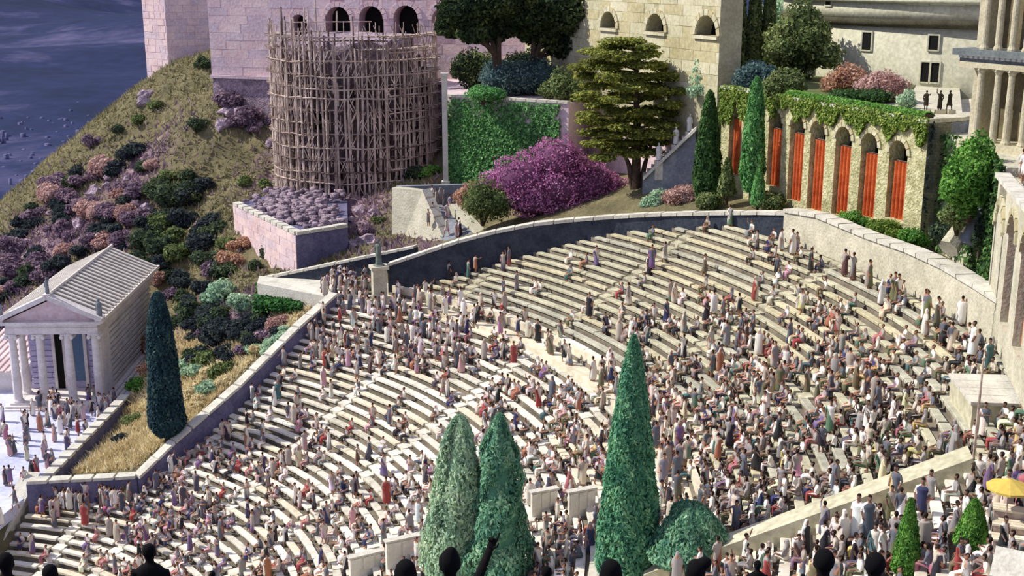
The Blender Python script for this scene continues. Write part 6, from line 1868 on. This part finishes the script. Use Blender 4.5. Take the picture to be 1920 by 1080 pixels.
def crowd():
    it = []; V, F, C = [], [], []; o = 0; g = np.random.default_rng(77)
    mant = np.array([L(226,220,206), L(200,190,172), L(238,234,226), L(170,160,150), L(156,152,150), L(104,108,118)])
    n_single = 0
    for q in PEOPLE:
        p, face, pose, col, px, py, zf, s = q
        c0 = L(*PAL[col])[:3]; gm_ = sum(c0) / 3; c = [min(1, max(0, (x * .78 + gm_ * .22) * random.uniform(.85, 1.1))) for x in c0] + [1]
        if id(q) in rest_ids:
            ob = add_object('person', FIG[pose]); ob.location = p; ob.rotation_euler = (0, 0, face); ob.scale = (s, s, s * random.uniform(.96, 1.05)); ob.color = c
            tag(ob, 'x', 'person', 'spectators on the stone seats'); n_single += 1
            lm = min(NEARBY, key=lambda l: math.hypot(l[1] - px, (l[2] - py) * 1.0))
            dx, dy = px - lm[1], py - lm[2]
            side = ('right of ' if dx > 0 else 'left of ') if abs(dx) > abs(dy) * .7 else ('below ' if dy > 0 else 'above ')
            it.append((ob, 'person in %s %s, %s%s' % (col, POSE_WORDS[pose].replace('standing in', 'in'), side, lm[0]), px))
        else:
            v, t, mi = FIGLOW[pose]; cs, sn = math.cos(face), math.sin(face)
            vv = v * s; vv = np.stack([vv[:, 0] * cs - vv[:, 1] * sn + p.x, vv[:, 0] * sn + vv[:, 1] * cs + p.y, vv[:, 2] + p.z], 1)
            pal = np.array([c, mant[g.integers(6)], L(176,128,102), L(44,34,30)])
            vc = np.zeros((len(v), 4)); vc[t.ravel()] = np.repeat(pal[mi], 3, axis=0)
            V.append(vv); F.append(t + o); C.append(vc); o += len(v)
    single_out(it)
    me = np_mesh('seated_crowd', np.concatenate(V), np.concatenate(F), M_crowd, col=np.concatenate(C), smooth=True)
    tag(add_object('seated_crowd', me), 'distant crowd in pale and coloured robes filling the seats and terrace', 'crowd', None, 'stuff')
    print('people', len(PEOPLE), 'single', n_single, 'tris', sum(len(f) for f in F))
crowd()

# ------------------------------------------------------------------ spectators on the dark viewing platform, backs to us
M_unlitcloth = flat_mat('unlit_black_clothing', (.006, .006, .007, 1), .95)  # clothing, hair and skin near black: platform darkness put into their colour
M_unlithair = flat_mat('unlit_black_hair', (.004, .004, .005, 1), .95)
M_unlitskin = flat_mat('unlit_black_skin', (.008, .006, .006, 1), .95)
PLAT_Z = 35.55; PLAT_Y = 9.5
def viewer_body(kind):
    mb = MB()
    for s in (-1, 1):
        mb.path([(s*.1, 0, .06), (s*.1, .02, .5), (s*.09, 0, .92)], [.055, .068, .1], 8)
        mb.path([(s*.1, -.07, .05), (s*.1, .06, .05), (s*.11, .19, .03)], [.042, .048, .035], 7)
    mb.path([(0,0,.82), (0,0,.98), (0,.0,1.15), (0,0,1.3), (0,-.01,1.4), (0,-.01,1.47), (0,-.01,1.5)], [(.17,.12), (.18,.125), (.155,.11), (.2,.125), (.21,.11), (.13,.085), (.07,.065)], 12)
    mb.path([(0,-.01,1.44), (0,.01,1.58)], [.06, .056], 9)
    def arm(sh, el, wr): mb.path([sh, el, wr], [.06, .048, .034], 8)
    def hand(wr, d, side, pointing):
        d = Vector(d).normalized(); x = Vector(side).normalized(); wr = Vector(wr); palm = wr + d * .05
        nrm = d.cross(x).normalized()
        mb.path([wr, palm, wr + d * .095], [(.03,.024), (.042,.02), (.038,.017)], 8)
        for i, (off, ln) in enumerate(((-.03, .075), (-.01, .085), (.01, .08), (.03, .062))):
            b = wr + d * .085 + x * off
            if pointing and i == 0: mb.path([b, b + d * .05, b + d * .1], [.0125, .0115, .0095], 6)
            elif pointing: mb.path([b, b + d * .03 + nrm * .015, b + d * .022 + nrm * .045, b - d * .008 + nrm * .042], [.0095, .009, .0085, .008], 6)
            else: mb.path([b, b + d * ln * .5 + nrm * .008, b + d * ln * .9 + nrm * .026], [.0095, .009, .0075], 6)
        b = wr + d * .03 - x * .032; mb.path([b, b - x * .028 + d * .025, b - x * .03 + d * .058 + nrm * .012], [.012, .011, .009], 6)
    for s in (-1, 1):
        if kind == 'pointing' and s == 1:
            el, wr = Vector((.235, .17, 1.43)), Vector((.335, .33, 1.625)); arm((.195, -.01, 1.4), el, wr); hand(wr, wr - el, (-.8, .4, 0), True)
        else:
            el, wr = Vector((s*.265, -.02, 1.13)), Vector((s*.255, .1, .9)); arm((s*.195, -.01, 1.4), el, wr); hand(wr, wr - el, (0, s*-.6 + .0, 0) if False else (-s*.2, .9, .3), False)
    hc = Vector((0, .02, 1.645))
    mb.ball(hc, (.077, .098, .118), 14); mb.ball(hc + Vector((0, .03, -.05)), (.058, .068, .072), 10)
    mb.path([hc + Vector((0, .09, .01)), hc + Vector((0, .118, -.025))], [.012, .018], 6)
    for s in (-1, 1): mb.ball(hc + Vector((s*.08, 0, -.01)), (.016, .026, .034), 7)
    def cl(c):
        if c.z > 1.5: return 1
        return 0
    me = skin_over(mb, .0085 if kind == 'pointing' else .016, .3, cl, [M_unlitcloth, M_unlitskin], 'body')
    return me, hc
def hair_mesh(kind, hc):
    mb = MB(); mb.ball(hc + Vector((0, -.02, .03)), (.09, .1, .105), 14)
    if kind == 'pony': mb.path([hc + Vector((0, -.1, .03)), hc + Vector((-.03, -.15, -.05)), hc + Vector((-.05, -.13, -.2)), hc + Vector((-.05, -.11, -.3))], [.04, .05, .045, .02], 8); mb.ball(hc + Vector((0,-.03,-.04)), (.1, .09, .12), 10)
    if kind == 'long': mb.path([hc + Vector((0, -.02, .08)), hc + Vector((0, -.05, -.06)), hc + Vector((0, -.06, -.24))], [(.09,.08), (.115,.09), (.15,.08)], 12)
    if kind == 'cap': mb.path([hc + Vector((0, -.02, .04)), hc + Vector((.0, -.02, .13))], [(.1,.11), (.075,.085)], 12); mb.path([hc + Vector((.03, .05, .075)), hc + Vector((.14, .1, .085)), hc + Vector((.19, .11, .075))], [(.06,.03), (.07,.03), (.045,.02)], 8)
    if kind == 'beanie': mb.path([hc + Vector((0, -.02, .0)), hc + Vector((0, -.03, .08)), hc + Vector((.02, -.04, .16)), hc + Vector((.03, -.05, .19))], [(.1,.11), (.095,.1), (.05,.05), (.015,.015)], 12)
    if kind == 'bun': mb.ball(hc + Vector((.075, -.02, .105)), (.062, .06, .058), 10)
    me = skin_over(mb, .014, .4, lambda c: 0, [M_unlithair], 'hair'); return me
def platform():
    mb = MB(); t = thing('viewing_platform', (0, 6.2, 24.5), 'dark timber viewing platform under the spectators in front', 'platform')
    mb.box((-6.5, -3.4, 10.6), (5.5, 4.4, 10.95)); mb.build('deck', M_dark, t)
    for x in (-6, -2, 2, 5):
        for y in (-3, 4):
            m = MB(); m.box((x - .15, y - .15, -2), (x + .15, y + .15, 10.7)); m.build('post', M_dark, t)
    for k in range(24):
        m = MB(); x = -6.5 + k * .5; m.box((x + .01, -3.4, 10.95), (x + .49, 4.4, 11.05)); m.build('plank', M_dark, t)
platform()
def viewers():
    bodies = {k: viewer_body(k) for k in ('plain', 'pointing')}
    hairs = {}
    # px of head centre, py of head top, head width, hair, lean, label
    L_ = [(8, 1037, 36, 'plain', 0, 'black silhouetted spectator at the far left frame edge, head cut by the edge'), (92, 1059, 36, 'plain', 0, 'black silhouetted spectator second from the left edge, only the crown showing'),
          (278, 1020, 34, 'plain', 0, 'black silhouetted spectator with broad shoulders, tallest on the left'), (398, 1071, 30, 'plain', 0, 'black silhouetted spectator right of the broad-shouldered one, barely above the edge'),
          (760, 1050, 44, 'long', .1, 'black silhouetted spectator with long thick hair left of the pointing one'), (843, 1033, 38, 'beanie', .16, 'black silhouetted spectator in a pointed cap raising an arm to point'),
          (1025, 1062, 34, 'plain', 0, 'black silhouetted spectator between the bushy cypress pair and the tall cypress'), (1146, 1050, 44, 'long', 0, 'black silhouetted spectator with long hair in front of the tall cypress'),
          (1306, 1050, 42, 'bun', 0, 'black silhouetted spectator with hair in a high bun, before the low bushy cypress'), (1421, 1051, 32, 'plain', 0, 'black silhouetted spectator right of the one with the bun, small narrow head'),
          (1547, 1030, 38, 'plain', 0, 'black silhouetted spectator with tall round head and shoulders showing, right of centre'), (1643, 1037, 38, 'plain', 0, 'black silhouetted spectator with round head and thin neck, left of the slim cypress'), (1506, 1076, 26, 'plain', 0, 'black silhouetted spectator just peeping up left of the tall round head')]
    for px, py, w, hk, lean, lab in L_:
        kind = 'pointing' if 'raising' in lab else 'plain'
        me, hc = bodies[kind]
        zf_ = 2300 * .172 / w                       # distance that gives the head its width
        zf_ = min(max(zf_, 9.0), 12.5) if w < 40 else 10.4
        y = zf_ * .93; p = W(px, py, y); top = 1.79 if hk in ('beanie',) else 1.775
        s = 1.0
        t = thing('person', (p.x, y, PLAT_Z), lab, 'person', 'spectators on the viewing platform')
        s = (p.z - PLAT_Z) / top
        t.scale = (s, s, s); t.rotation_euler = (0, 0, -lean * .0)
        add_object('body', me, t)
        if hk not in hairs: hairs[hk] = hair_mesh(hk, hc)
        add_object('hair', hairs[hk], t)
viewers()
